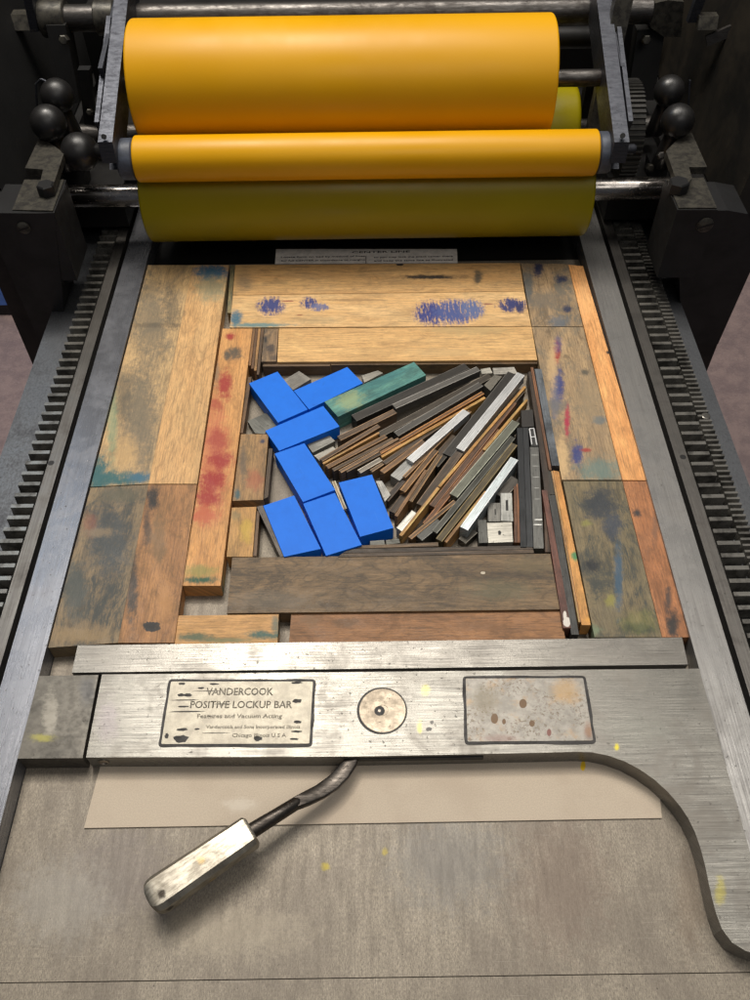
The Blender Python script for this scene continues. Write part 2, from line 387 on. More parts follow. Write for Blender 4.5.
for s, mr in ((-1, M_rail_l), (1, M_rail_r)):
    def pr(name, xa, xb, za, zb_, mat, bv=0.6):
        a, b = sorted((s * xa, s * xb))
        bm = bmesh.new(); box(bm, a, b, -120, 1100, za, zb_); return emit(name, bm, mat, press, ymmframe(), bv)
    r = pr('bed_rail', 190.3, 210.8, -20, 14, mr, 1.0)
    pr('groove', 211, 214, -20, 6, M_inner, 0)
    r2 = pr('track_strip', 214.2, 222.6, -20, 14.5, M_strip, 0.8)
    pr('table', 222.8, 265, -20, 2, M_table, 0.8)
    # rack
    bm = bmesh.new()
    a, b = sorted((s * 225, s * 241))
    y = -110.0
    while y < 1050:
        x0, x1 = (a, b)
        top = [Vector((x0 + 0.5, y + 0.7, 11)), Vector((x1 - 0.5, y + 0.7, 11)), Vector((x1 - 0.5, y + 3.7, 11)), Vector((x0 + 0.5, y + 3.7, 11))]
        bot = [Vector((x0, y + 0.2, 2.2)), Vector((x1, y + 0.2, 2.2)), Vector((x1, y + 4.2, 2.2)), Vector((x0, y + 4.2, 2.2))]
        T = [bm.verts.new(p) for p in top]; B_ = [bm.verts.new(p) for p in bot]
        bm.faces.new(T)
        for i in range(4): bm.faces.new((T[i], B_[i], B_[(i + 1) % 4], T[(i + 1) % 4]))
        y += 9.72
    emit('rack', bm, M_rack, press, ymmframe(), 0.25, 1)
    bm = bmesh.new(); box(bm, a, b, -115, 1060, 2.02, 2.6); emit('rack_gap_shade', bm, M_inner, press)  # black floor paints the shade in the gaps between teeth
    if s > 0:
        bm = bmesh.new(); y = -110.0
        while y < 1050:
            top = [Vector((242.5, y + 0.9, 9)), Vector((251.5, y + 0.9, 9)), Vector((251.5, y + 2.6, 9)), Vector((242.5, y + 2.6, 9))]
            bot = [Vector((242, y, 2.5)), Vector((252, y, 2.5)), Vector((252, y + 3.6, 2.5)), Vector((242, y + 3.6, 2.5))]
            T = [bm.verts.new(p) for p in top]; B_ = [bm.verts.new(p) for p in bot]
            bm.faces.new(T)
            for i in range(4): bm.faces.new((T[i], B_[i], B_[(i + 1) % 4], T[(i + 1) % 4]))
            y += 4.86
        emit('fine_rack', bm, M_rack, press, ymmframe())
        bm = bmesh.new(); box(bm, 242, 252, -115, 1060, 2.02, 2.6); emit('rack_gap_shade', bm, M_inner, press)  # painted gap shade for the fine teeth too
        for (px, py) in ((706, 416),):
            c = P(px, py, 9.2); bm = bmesh.new(); lathe(bm, c, ZA, [(-1, 3.2), (0.2, 3.2), (0.5, 2.6)], 20); emit('rack_screw', bm, M_rack, press)
# hole and pins in the strips
for (px, py) in ((51, 463), (683, 457)):
    c = P(px, py, 14.5); bm = bmesh.new(); lathe(bm, c, ZA, [(-0.5, 2.2), (0.06, 2.2)], 20); emit('screw_hole', bm, M_inner, press)

# instruction label lying behind the wood
M_card = simple('aged_white_label', (232, 224, 216), 0.6, var=0.12)
M_ink = simple('printed_ink', (28, 24, 24), 0.6)
lab = slab('instruction_label', [(276, 249), (457, 249), (457.5, 262.5), (275, 263.5)], 5, 4.2, M_card, press, 0)
o = P(352, 253.2, 5); u = P(410, 253, 5) - o
text_part('lettering', 'CENTER LINE', o, XA, YA, ZA, 2.6, M_ink, lab, width=u.length)
for ln, (a, b) in enumerate(((('Locate form on bed by method of lines'), (281, 365)), (('so you may lock the exact center there'), (374, 453)))):
    for k, yy in enumerate((258.0, 261.6)):
        q = P(b[0], yy, 5); e = P(b[1], yy, 5)
        body = a if k == 0 else ('for full CENTER in accordance to margins' if ln == 0 else 'and keep the same line as illustrated')
        text_part('lettering', body, q, XA, YA, ZA, 2.2, M_ink, lab, width=(e - q).length)
bm = bmesh.new(); c = P(366, 258, 5); box(bm, c.x - 0.3, c.x + 0.3, c.y - 8, c.y + 3, 5, 5.1); emit('divider', bm, M_ink, lab)

# ------------------------------------------------------------------ wooden furniture
def W(*a, **k): return lambda fr: wood('worn_wood', *a, frame=fr, **k)
Z = 12.0
BLU, NAV, GRN, RED, BLK, YEL = S(50, 58, 112), S(34, 42, 68), S(44, 92, 94), S(150, 44, 38), S(42, 40, 38), S(190, 160, 60)
GRY = S(96, 92, 80); DGY = S(70, 68, 60)
def st(px, py, rx, ry, c, k, kind=''): return (px, py, rx, ry, c, k, Z, kind)
G1 = 'long wooden furniture planks framing the form'
def plank(quad, label, mat, z=Z, name='wooden_plank', cat='wood block', group=None, gap=0.15, zb=0.0, bevel=0.5, longaxis=None):
    z = z + random.uniform(-0.25, 0.25)
    return tag(slab(name, quad, z, zb, mat, None, bevel, gap, 2, longaxis), label, cat, group)
plank([(148, 265), (193, 265), (148.5, 484), (90.5, 487)], 'long grey-smudged maple plank with a teal patch at its lower end, against the left rail',
      W((205, 178, 130), (186, 160, 116), grime=0.4, ink=(112, 102, 84), stains=[st(150, 320, 22, 60, GRY, .55), st(140, 420, 22, 70, GRY, .6), st(122, 395, 12, 30, DGY, .4), st(172, 310, 10, 25, DGY, .5),
        st(96, 475, 14, 26, GRN, .9), st(118, 478, 34, 9, GRN, .8), st(138, 477, 14, 6, S(52, 98, 120), .7), st(126, 452, 14, 22, S(196, 160, 108), .5), st(112, 420, 6, 50, S(120, 142, 110), .5), st(158, 325, 40, 3, BLK, .3)]), group=G1)
plank([(193, 265), (229, 265), (197, 484), (148.5, 484)], 'long pale maple plank with curly grain and blue-green top end, second from left rail',
      W((216, 180, 126), (206, 166, 112), grime=0.15, cathedral=0.32, ink=(150, 130, 96), stains=[st(212, 272, 22, 9, S(50, 92, 118), .9), st(212, 288, 20, 16, S(120, 130, 108), .5), st(180, 310, 6, 12, DGY, .6)]), group=G1)
plank([(222.5, 328.5), (252.5, 328.5), (220.5, 586), (182.6, 586)], 'orange-tan plank with red ink blots down its length and a dark green lower end',
      W((214, 166, 104), (200, 148, 88), grime=0.15, ink=(140, 100, 66), stains=[st(230, 336, 6, 4, RED, .8), st(234, 353, 9, 8, DGY, .7), st(227, 356, 4, 6, DGY, .7), st(214, 450, 17, 66, S(186, 104, 70), .6), st(225, 385, 9, 16, RED, .75), st(216, 405, 10, 8, RED, .5), st(218, 440, 12, 14, RED, .6),
        st(220, 460, 15, 10, RED, .75), st(213, 480, 16, 12, RED, .8), st(207, 497, 16, 12, RED, .75), st(204, 515, 18, 12, S(180, 90, 60), .7), st(200, 580, 22, 4, S(40, 80, 60), .9), st(200, 571, 20, 7, S(130, 130, 70), .6), st(215, 372, 5, 18, GRY, .5)]), group=G1)
plank([(90.5, 487.5), (148.5, 484.5), (118, 643), (48, 648)], 'blackened grey-brown plank in the lower left corner, its wood clouded with dark ink',
      W((140, 124, 94), (118, 104, 80), grime=0.8, ink=(68, 70, 66), stains=[st(110, 540, 26, 46, S(62, 66, 66), .8), st(75, 590, 16, 34, S(74, 78, 74), .7), st(90, 524, 9, 14, S(130, 74, 54), .4), st(100, 532, 18, 6, S(122, 106, 84), .7), st(80, 635, 36, 10, S(136, 114, 80), .7), st(120, 495, 26, 9, S(88, 84, 68), .7)]), group=G1)
plank([(148.5, 484.5), (197, 484.5), (174, 643), (118, 643)], 'warm brown plank with a black streak down its left edge and a dark triangular mark',
      W((178, 134, 86), (156, 114, 72), grime=0.35, ink=(96, 80, 60), stains=[st(152, 498, 7, 16, BLK, .85), st(147, 530, 5, 22, BLK, .6), st(132, 585, 7, 46, S(66, 60, 54), .75), st(152, 627, 10, 5, BLK, .95, 'hard'), st(158, 540, 10, 30, S(120, 96, 68), .6), st(165, 600, 10, 26, S(182, 134, 84), .5)]), group=G1)
plank([(235, 265), (520, 263), (524.5, 291), (232.6, 295)], 'tan plank with a black scratch, rearmost of the horizontal planks beside the instruction label',
      W((218, 182, 124), (200, 160, 104), grime=0.25, ink=(140, 118, 84), stains=[st(430, 277, 36, 2.5, BLK, .8), st(478, 277, 5, 8, DGY, .7), st(245, 283, 10, 8, GRY, .4), st(400, 264.5, 4, 1.6, BLK, .9, 'hard')]), group=G1)
plank([(232.6, 295.4), (524.5, 291.4), (531.5, 326), (229.6, 327.5)], 'pale tan plank with brushed violet-blue ink marks along it',
      W((226, 194, 140), (212, 174, 116), grime=0.2, ink=(160, 138, 100), stains=[st(271, 306, 13, 9, BLU, .95, 'brush'), st(309, 303, 8, 6, BLU, .8, 'brush'), st(319, 307, 9, 4, S(84, 94, 136), .7, 'brush'),
        st(433, 313, 18, 12, S(42, 52, 116), 1, 'brush'), st(455, 312, 22, 12, S(64, 78, 132), .9, 'brush'), st(472, 309, 12, 9, S(84, 98, 140), .8, 'brush'), st(512, 305, 14, 7, S(44, 50, 100), 1, 'brush'), st(288, 301, 9, .9, S(140, 80, 60), .8), st(300, 315, 5, .9, S(140, 90, 60), .7), st(488, 304, 7, 1, S(120, 70, 60), .7), st(350, 300, 40, 1.2, S(150, 120, 80), .7),
        st(520, 308, 5, 6, S(36, 40, 84), .9, 'streak'), st(236, 318, 7, 10, S(60, 100, 118), .8), st(260, 325, 34, 2.5, S(80, 122, 126), .7), st(320, 320, 30, 4, S(140, 130, 100), .3)]), group=G1)
plank([(278.7, 328.4), (531.8, 326.6), (537.5, 360), (277, 362)], 'clean pale plank closing the top of the hollow, third of the horizontal planks',
      W((224, 188, 128), (208, 170, 112), grime=0.15, ink=(150, 126, 90), stains=[st(470, 330, 50, 6, S(170, 146, 100), .5), st(440, 352, 40, 5, S(190, 160, 112), .4)]), group=G1)
plank([(520.5, 263), (568, 264), (583, 326.6), (532, 326.4)], 'short blue-grey inked plank in the upper right corner beside the peach strip',
      W((168, 146, 112), (146, 128, 100), grime=0.7, ink=(98, 94, 84), stains=[st(538, 268, 6, 10, NAV, .9, 'streak'), st(561, 279, 7, 5, NAV, .9), st(567, 309, 6, 4, NAV, .9), st(545, 300, 24, 12, S(104, 96, 84), .6), st(558, 322, 12, 8, S(88, 96, 104), .6), st(528, 285, 6, 20, S(74, 82, 84), .6)]), group=G1)
plank([(532, 326.8), (583.2, 327), (622, 480), (562, 480)], 'grey plank with blue stripe and crimson streak running down it, right of the hollow',
      W((176, 154, 118), (150, 132, 104), grime=0.65, ink=(112, 104, 88), stains=[st(557, 352, 4, 13, RED, .95), st(559, 386, 6, 20, BLU, .95), st(558, 345, 5, 10, BLU, .5), st(567, 420, 3.2, 18, S(160, 40, 64), .95), st(555, 395, 5, 30, S(90, 96, 120), .5), st(577, 455, 7, 14, BLU, .8), st(586, 450, 6, 2.5, RED, .7), st(552, 365, 6, 30, S(206, 172, 124), .45), st(562, 460, 8, 26, S(210, 176, 126), .55), st(556, 405, 12, 8, S(100, 100, 100), .5),
        st(600, 470, 26, 14, S(96, 120, 114), .6), st(590, 400, 16, 30, S(150, 130, 100), .5), st(586, 372, 5, 4, DGY, .6), st(600, 420, 10, 5, S(96, 106, 108), .6)]), group=G1)
plank([(568.3, 264.5), (583, 266), (646.7, 480.5), (622.4, 480.2)], 'clean peach-coloured strip against the right rail, upper of the two there',
      W((236, 180, 116), (228, 166, 100), grime=0.08, cathedral=0.22, ink=(190, 130, 80), speck=0.3, stains=[st(608, 352, 3, 2, BLK, .8), st(583, 300, 10, 30, S(240, 190, 130), .3)]), group=G1)
plank([(563, 481), (622.2, 481), (662, 637.5), (594.5, 637.5)], 'dark olive plank clouded with black, blue and yellow-green ink, lower right of the hollow',
      W((132, 120, 88), (108, 102, 78), grime=0.8, ink=(66, 68, 62), stains=[st(600, 505, 20, 20, S(50, 54, 58), .8), st(612, 525, 12, 16, S(52, 60, 72), .7), st(618, 575, 5, 40, S(58, 84, 104), .7), st(592, 565, 10, 7, S(34, 36, 38), .9), st(640, 628, 22, 7, S(46, 52, 42), .9), st(586, 523, 6, 4, S(140, 138, 56), .4), st(610, 600, 6, 9, S(150, 144, 56), .45), st(640, 622, 22, 14, S(120, 122, 56), .3), st(580, 590, 12, 20, S(140, 120, 84), .6), st(590, 630, 12, 8, S(110, 128, 100), .6)]), group=G1)
plank([(622.6, 481), (647, 481), (691, 637.5), (662.3, 637.5)], 'orange-brown strip with a dark spot and a black patch, lower right against the rail',
      W((184, 128, 82), (164, 110, 68), grime=0.4, ink=(110, 76, 52), stains=[st(637, 513, 5, 5, S(54, 46, 44), .9), st(673, 625, 8, 16, S(50, 44, 40), .95), st(668, 600, 4, 16, S(66, 54, 48), .7), st(655, 530, 4, 20, S(110, 80, 60), .5)]), group=G1)
plank([(232, 557.6), (550.5, 553.6), (560, 609.3), (226.5, 613.3)], 'wide dark walnut plank with wavy grain lying below the hollow',
      W((134, 112, 80), (100, 84, 60), grime=0.5, gr=0.8, cathedral=0.5, ink=(62, 58, 52), stains=[st(500, 590, 40, 12, S(92, 88, 66), .5), st(270, 600, 50, 12, S(110, 100, 86), .4), st(483, 573, 3, 1.6, S(190, 180, 160), .9, 'hard'), st(530, 565, 30, 10, S(110, 96, 70), .5)]), group=G1)
plank([(178, 615.6), (279, 614.2), (277.6, 646), (174, 646)], 'light tan plank with green-stained front edge, front left behind the steel jaw bar',
      W((208, 166, 108), (190, 148, 92), grime=0.2, ink=(140, 116, 80), stains=[st(196, 638, 22, 5, S(70, 90, 70), .7), st(262, 636, 20, 5, S(60, 90, 80), .8), st(275, 626, 5, 12, S(80, 100, 90), .6), st(226, 641, 30, 3, S(100, 110, 80), .6)]), z=11, group=G1)
plank([(291, 612.6), (560.5, 609.8), (566, 641), (288.6, 643)], 'rust-brown plank at the front behind the steel jaw bar, right of the narrow gap',
      W((160, 118, 76), (136, 98, 62), grime=0.4, ink=(92, 68, 48), stains=[st(345, 624, 16, 6, S(100, 74, 50), .6), st(480, 628, 30, 6, S(120, 84, 52), .6), st(310, 622, 14, 8, S(120, 90, 60), .6)]), z=10, group=G1)
# smaller wooden pieces
plank([(230.3, 265.5), (234.6, 265.5), (231.2, 313), (227.3, 313)], 'thin olive-stained wood strip wedged beside the rearmost tan plank',
      W((150, 136, 96), (120, 116, 84), grime=0.5, ink=(70, 80, 66)), z=10.5, name='wood_strip', cat='wood strip')
plank([(264.4, 328.5), (278.4, 328.5), (276.4, 361.6), (261.2, 361.8)], 'small smoke-grey wood block with black smudges at the left end of the clean pale plank',
      W((150, 128, 98), (128, 108, 82), grime=0.6, ink=(70, 64, 56), stains=[st(265, 339, 3, 4, BLK, .9), st(270, 349, 5, 5, S(70, 60, 54), .8), st(274, 358, 5, 4, S(80, 68, 58), .7)]), name='wood_block')
for i, (xa, xb, xc, xd, yb, cc, lb) in enumerate(((252.8, 255.3, 250.8, 248.6, 365.5, (150, 112, 70), 'leftmost'), (255.6, 258, 253.6, 251.1, 368.5, (112, 84, 58), 'second'),
                                     (258.3, 260.6, 256.4, 254, 370.5, (186, 146, 94), 'third and palest'), (260.9, 264, 259, 256.7, 374.5, (96, 76, 56), 'rightmost'))):
    plank([(xa, 328.6), (xb, 328.6), (xc, yb), (xd, yb)], lb + ' of the four thin wood strips between red-blotted plank and smoke-grey block',
          W(cc, tuple(x * 0.85 for x in cc), grime=0.3), z=11.5, gap=0.0, bevel=0.25, name='wood_strip', cat='wood strip', group='thin strips by the red-blotted plank')
plank([(241, 434), (268.5, 434), (263, 500), (232.5, 501)], 'small wood block with blue-green corner and faint red smear, against the red-blotted plank',
      W((170, 138, 92), (146, 116, 78), grime=0.4, ink=(96, 84, 64), stains=[st(262, 441, 3.4, 2.6, S(50, 50, 70), .9), st(254, 480, 10, 12, S(160, 86, 62), .45), st(237, 494, 4, 7, S(42, 80, 86), .7), st(243, 465, 4, 22, S(96, 84, 70), .6)]), name='wood_block')
plank([(268.9, 448.5), (272.6, 448.5), (268, 497), (263.6, 499)], 'narrow dark brown wood strip on the right side of the block with the blue-green corner', W((92, 76, 58), (74, 62, 48)), z=10, name='wood_strip', cat='wood strip', gap=0)
plank([(231.8, 507.5), (256.4, 506.5), (252.4, 557), (226.4, 557)], 'small honey-yellow wood block, lower of the two against the red-blotted plank',
      W((196, 156, 96), (180, 140, 82), grime=0.3, ink=(120, 100, 70), stains=[st(246, 530, 8, 14, YEL, .5), st(236, 516, 6, 6, S(120, 110, 76), .5)]), name='wood_block')
plank([(256.7, 511), (259.6, 511), (256.5, 556), (252.9, 556)], 'narrow brown wood strip beside the honey-yellow block', W((120, 94, 66), (92, 72, 52)), z=10.5, name='wood_strip', cat='wood strip', gap=0)
plank([(248, 377), (251.5, 377), (243, 433), (238, 433)], 'narrow brown wood strip left of the uppermost blue block, along the red-blotted plank', W((128, 98, 64), (98, 76, 54)), z=9.5, name='wood_strip', cat='wood strip', gap=0)
plank([(263.5, 362.4), (330, 361.9), (330, 366), (262.6, 366.5)], 'low dark brown strip under the front edge of the clean pale plank, left part', W((110, 88, 62), (90, 72, 52)), z=9.5, name='wood_strip', cat='wood strip', gap=0.1)
plank([(331, 362.0), (537, 360.6), (537.6, 363.6), (331, 365)], 'low brown strip under the front edge of the clean pale plank, right part', W((124, 100, 68), (100, 80, 56)), z=9.8, name='wood_strip', cat='wood strip', gap=0.1)

# ------------------------------------------------------------------ blue plastic blocks
def blue_mat():
    t = NT('blue_plastic')
    n = t.noise(0.09, 5, 0.7); f = t.noise(1.2, 3, 0.7)
    b = t.mix(t.rng(n, 0.35, 0.7), S(4, 110, 222), S(2, 105, 214))
    b = t.mix(t.math('MULTIPLY', t.rng(f, 0.66, 0.76), 0.4), b, S(20, 52, 120))
    sm = t.noise(0.06, 5, 0.7, (1, 1, 1), dist=0.5)
    b = t.mix(t.math('MULTIPLY', t.rng(sm, 0.58, 0.75), 0.30), b, S(8, 62, 140))
    k = t.noise(0.6, 5, 0.85, (1, 1, 1)); b = t.mix(t.math('MULTIPLY', t.rng(k, 0.66, 0.70), 0.6), b, S(12, 44, 96))
    l = t.noise(0.8, 3, 0.6, (0.06, 1, 1)); b = t.mix(t.math('MULTIPLY', t.rng(l, 0.66, 0.72), 0.3), b, S(70, 140, 226))
    t.link(b, t.b.inputs['Base Color']); t.b.inputs['Roughness'].default_value = 0.55; t.b.inputs['Specular IOR Level'].default_value = 0.3
    t.bump(f, 0.2, 0.0001); return t.m
GB = 'blue plastic spacing blocks in the hollow'
for q, lb in (([(248.8, 383.2), (277.5, 371.4), (308, 409.5), (278, 422.8)], 'bright blue plastic block, farthest left at the top of the hollow'),
              ([(293.5, 390.8), (347.4, 366.8), (363, 383), (308.8, 409.4)], 'bright blue plastic block whose right end meets the green strip, topmost in the hollow'),
              ([(265, 430.8), (323.4, 405.8), (339.8, 426.5), (279, 450.9)], 'bright blue plastic block lying crosswise under the two topmost blue blocks'),
              ([(274.4, 453.6), (304.4, 443), (335.4, 490), (303, 502.2)], 'bright blue plastic block in the middle of the group, third from the top'),
              ([(263, 505.6), (294.2, 495.2), (321, 549), (284, 557)], 'bright blue plastic block with a dark slug along its left side, lowest left'),
              ([(303, 503.6), (335, 492.6), (362, 545), (326, 556)], 'bright blue plastic block whose front end is covered by thin brown leads, lowest middle'),
              ([(338.6, 482.4), (372, 474.4), (393.6, 528), (360, 537)], 'bright blue plastic block farthest right, next to the fanned strips')):
    tag(slab('plastic_block', q, 13, 1.5, lambda fr: blue_mat(), None, 0.9, 0.15, 3), lb, 'plastic block', GB)
def green_m(fr): return wood('green_stained_wood', (96, 158, 146), (48, 120, 126), frame=fr, grime=0.35, ink=(44, 92, 92), stains=[(350, 400, 16, 12, S(150, 160, 110), .5, 13)])
tag(slab('wood_strip', [(324.4, 401.6), (414, 362), (426, 375), (338, 416.8)], 13, 0, green_m, None, 0.4), 'wide teal-green stained wood strip slanting between the blue blocks and dark leads', 'wood strip')

# ------------------------------------------------------------------ metal leads, slugs and thin strips in the hollow
def met(c, rough=0.42, dirty=0.4, uvb=(0.06, 1.6), met_=0.55, edge=0.0):
    return lambda fr: steel('type_metal', edge=edge, c=c, c2=tuple(x * 0.74 for x in c), rough=rough, brush=uvb, pits=0.6, mott=dirty, dirt=tuple(x * 0.55 for x in c), metallic=met_)
def dwood(c, edge=0.0): return W(c, tuple(x * 0.8 for x in c), grime=0.4, ink=tuple(x * 0.5 for x in c), speck=0.5, strip=True, edge=edge)
LEAD = (88, 86, 82); DK = (62, 60, 57); SIL = (206, 208, 208); BRN = (104, 84, 62); DBR = (78, 66, 52); TAN = (150, 116, 74); GLD = (222, 170, 96); OLV = (92, 82, 58); LGY = (160, 160, 156)
def stick(a, b, wd, z, mat, name, label, cat, zb=None, group=None, bevel=0.3, end=None):
    A, B_ = P(*a, z), P(*b, z)
    U = (B_ - A).normalized(); V = Vector((-U.y, U.x, 0))
    q = [A - V * wd / 2, B_ - V * wd / 2, B_ + V * wd / 2, A + V * wd / 2]
    fr = quadframe(q, 'x'); bm = bmesh.new(); prism(bm, q, zb if zb is not None else 0.2)
    o = emit(name, bm, mat(fr), None, fr, bevel, 2)
    return tag(o, label, cat, group)
GF = 'thin strips fanned across the hollow'
def lead(a, b, wd, z, c, label, **k):
    return stick(a, b, wd, z, met(c, edge=wd, **{x: k.pop(x) for x in list(k) if x in ('rough', 'dirty')}), 'metal_lead', label, 'metal strip', group=GF, **k)
def slat(a, b, wd, z, c, label, **k):
    return stick(a, b, wd, z, dwood(c, wd if wd > 2.3 else 0), 'thin_wood_strip', label, 'wood strip', group=GF, **k)
lead((354, 418), (467, 366), 7.2, 12, DK, 'long charcoal metal lead directly below the green strip')
lead((394, 406.5), (478.5, 368.5), 5.2, 13, (104, 102, 98), 'worn grey lead with pale scuffs, its blunt left end above the brown strips', zb=6)
slat((339, 438.5), (395, 411), 4.8, 12, (112, 92, 70), 'weathered brown strip with a reddish upper end, just below the longest charcoal lead')
lead((379, 435), (490, 375.5), 5.6, 12, (76, 70, 62), 'dark brown-grey lead under the scuffed grey lead, reaching to the top right slugs')
lead((396, 434), (481, 384), 5.2, 13.4, LEAD, 'smooth slate-grey lead with a squared left end, above the two golden strips', zb=5)
slat((321, 460), (379, 425.5), 3.4, 12.2, BRN, 'dark brown strip on the upper edge of the left bundle', )
slat((323, 463.5), (379, 432.5), 1.6, 12.8, (206, 160, 96), 'thin pale-edged strip on the left bundle, uppermost tan line of it')
slat((327, 467), (386, 436), 3.4, 12.2, (118, 92, 62), 'brown strip right under the pale-edged strip of the left bundle')
slat((333, 470), (393, 438.5), 2.6, 12.0, (88, 74, 56), 'darker brown strip in the middle of the left bundle')
slat((340, 471.5), (399, 439), 3.0, 12.4, (124, 100, 72), 'greyish brown strip, next to last of the left bundle')
slat((346, 471), (400, 443), 2.6, 11.8, (84, 70, 52), 'dark strip at the lower edge of the left bundle')
slat((380, 452.5), (483, 392.5), 3.0, 12.4, (140, 100, 56), 'brown-orange strip with a dull face just above the bright golden one', zb=5)
slat((381.5, 456.5), (485, 397.5), 2.0, 13.0, GLD, 'bright golden strip on the left side of the fan', zb=4)
lead((410, 460.5), (466.5, 411), 6.0, 13.6, SIL, 'short silver lead lying across the left of the fan', rough=0.36, dirty=0.2, zb=7)
slat((384, 463), (440, 425), 3.6, 11.4, DBR, 'dark umber strip between the golden strip and the short silver lead')
slat((371, 471), (419, 440), 2.6, 10.4, (120, 100, 74), 'dull brown strip running under the left end of the short silver lead')
slat((391, 466), (452, 409), 3.2, 9.0, (96, 84, 62), 'olive-brown strip hidden mostly under the short silver lead')
lead((436, 466), (496, 396), 3.6, 11.6, (58, 54, 48), 'blackish lead right of the short silver lead')
slat((404, 477), (470, 411), 2.4, 11.0, (134, 108, 76), 'light brown sliver just right of the short silver lead')
lead((447, 455), (512, 373), 6.8, 13.0, DK, 'long charcoal lead along the left side of the long silver lead', zb=4)
lead((460, 449.5), (521, 373.8), 6.2, 14.0, SIL, 'long silver lead slanting through the middle of the fan', rough=0.36, dirty=0.2, zb=6)
slat((439.2, 486.5), (525, 386.5), 2.0, 13.2, GLD, 'long golden strip right of the long silver lead', zb=4)
slat((400.5, 535.5), (438.4, 487.6), 2.2, 13.0, (226, 180, 108), 'short golden strip ending at the lower left of the fan', zb=3)
lead((476, 446), (523, 391), 3.0, 11.8, (70, 62, 54), 'dark lead squeezed between the long golden strip and the brown one')
slat((432, 506), (514, 402), 4.2, 12.2, (104, 76, 54), 'chestnut strip running below the long golden strip')
slat((484, 450), (527, 399.5), 1.9, 13.0, (232, 182, 104), 'short thin golden strip with its end near the black metal block', zb=4)
slat((425, 524), (500, 430), 3.4, 11.4, (120, 84, 54), 'reddish brown strip left of the grey-green lead')
lead((453.5, 495.5), (516, 421.5), 6.0, 13.2, (112, 114, 102), 'wide grey-green lead with a squared lower end, right half of the fan', zb=5)
lead((434.5, 532), (513, 437), 3.8, 12.2, (72, 72, 66), 'long dark grey lead under the grey-green one')
slat((439, 540), (514.5, 444), 4.6, 12.6, (98, 88, 58), 'long mossy brown strip above the lower silver lead')
slat((445.5, 542), (486, 491.5), 2.0, 12.4, (206, 158, 98), 'pale orange strip along the upper side of the lower silver lead')
lead((464, 528.5), (514.5, 458.5), 5.6, 14, (208, 218, 220), 'silver-blue lead lowest on the right of the fan', rough=0.36, dirty=0.2, zb=0.2)
lead((500, 496), (516, 478.5), 7.5, 9, (84, 80, 74), 'short dark grey slug behind the small light slugs')
lead((462, 541), (474, 530), 6, 6, (90, 86, 78), 'low dark slug under the front end of the silver-blue lead')
# lower left of the fan
lead((359, 471.5), (381, 459), 3.6, 11.6, (128, 122, 112), 'small light grey slug below the left bundle', zb=5)
slat((382, 472), (424, 441), 4.0, 12, (126, 98, 66), 'plain brown strip with its blunt end above the right blue block')
stick((395, 478), (411, 462), 8.0, 9.5, met(LGY), 'metal_slug', 'pale broken slug between two brown strips', 'metal slug', bevel=0.6)
slat((402.5, 491), (436, 450), 4.2, 12.4, (132, 102, 66), 'brown strip with a squared lower end just right of the pale broken slug')
slat((396, 516), (426, 470), 2.2, 12.6, (160, 122, 80), 'slender light brown strip leaning lowest left in the fan')
slat((410, 501), (440, 455), 3.4, 12.0, (112, 90, 60), 'brown strip between the slender light one and the wide umber one')
slat((420.5, 505), (459, 452), 6.0, 12.6, (98, 84, 68), 'wide umber strip with a heavy blunt end')
slat((410, 538), (455, 501), 2.8, 12.2, (124, 98, 66), 'short brown strip crossing near the bottom of the fan')
lead((419, 538), (440, 521), 5.6, 11.6, (82, 82, 78), 'short dark grey slug at the bottom of the fan')
tag(slab('metal_slug', [(396.5, 527.7), (412, 510.4), (416.8, 513.6), (403, 532)], 11.5, 1, met((226, 224, 214), 0.5, 0.1), None, 0.4), 'small white speckled slug at the lower left of the fan', 'metal slug')
tag(slab('metal_slug', [(376, 481), (382, 481), (390.6, 495), (384.8, 501.6)], 9, 0, met((176, 174, 168)), None, 0.5), 'light grey slug tucked against the right side of the rightmost blue block', 'metal slug')
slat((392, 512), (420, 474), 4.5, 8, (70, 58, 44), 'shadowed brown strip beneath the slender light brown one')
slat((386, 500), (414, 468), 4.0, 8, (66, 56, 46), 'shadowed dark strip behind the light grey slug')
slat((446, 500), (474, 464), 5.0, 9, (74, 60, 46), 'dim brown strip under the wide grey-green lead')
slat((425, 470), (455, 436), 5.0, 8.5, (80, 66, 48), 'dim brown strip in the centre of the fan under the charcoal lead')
slat((333.5, 481), (345, 509), 2.4, 10.5, (196, 176, 140), 'thin cream wood strip between the middle and right blue blocks')
# slugs around the blue blocks
GS = 'grey metal slugs lying between the blue blocks'
def slug(q, z, c, label, zb=0, **k): return tag(slab('metal_slug', q, z, zb, met(c, 0.5, 0.5), None, 1.0, 0, 2), label, 'metal slug', GS)
slug([(283.6, 380), (299, 371), (311, 379), (293, 390)], 7, (150, 146, 138), 'rounded grey slug between the two topmost blue blocks')
slug([(361.6, 375.5), (378, 370.5), (383, 373), (364.5, 382.5)], 8, (164, 160, 150), 'grey slug peeking out between the topmost blue block and the green strip')
slug([(247.6, 421), (266, 413), (281, 424), (264, 434), (255, 433)], 6, (118, 118, 112), 'dull grey slug beneath the farthest left blue block')
slug([(306.7, 444), (328.7, 435), (335, 441), (312.6, 452.6)], 8, (150, 148, 140), 'grey slug below the crosswise blue block, upper of two there')
slug([(314, 455.5), (333, 446.5), (339, 452), (320, 461)], 7, (166, 162, 152), 'pale slug beside the left bundle, lower of two under the crosswise blue block')
slug([(339, 436.5), (346, 431), (351, 438), (341, 443)], 6, (140, 138, 132), 'tiny grey slug at the left end of the weathered brown strip')
slug([(370, 541), (384, 540), (385, 544.5), (370, 545.5)], 9, (112, 112, 106), 'small grey slug below the rightmost blue block, left of a pair')
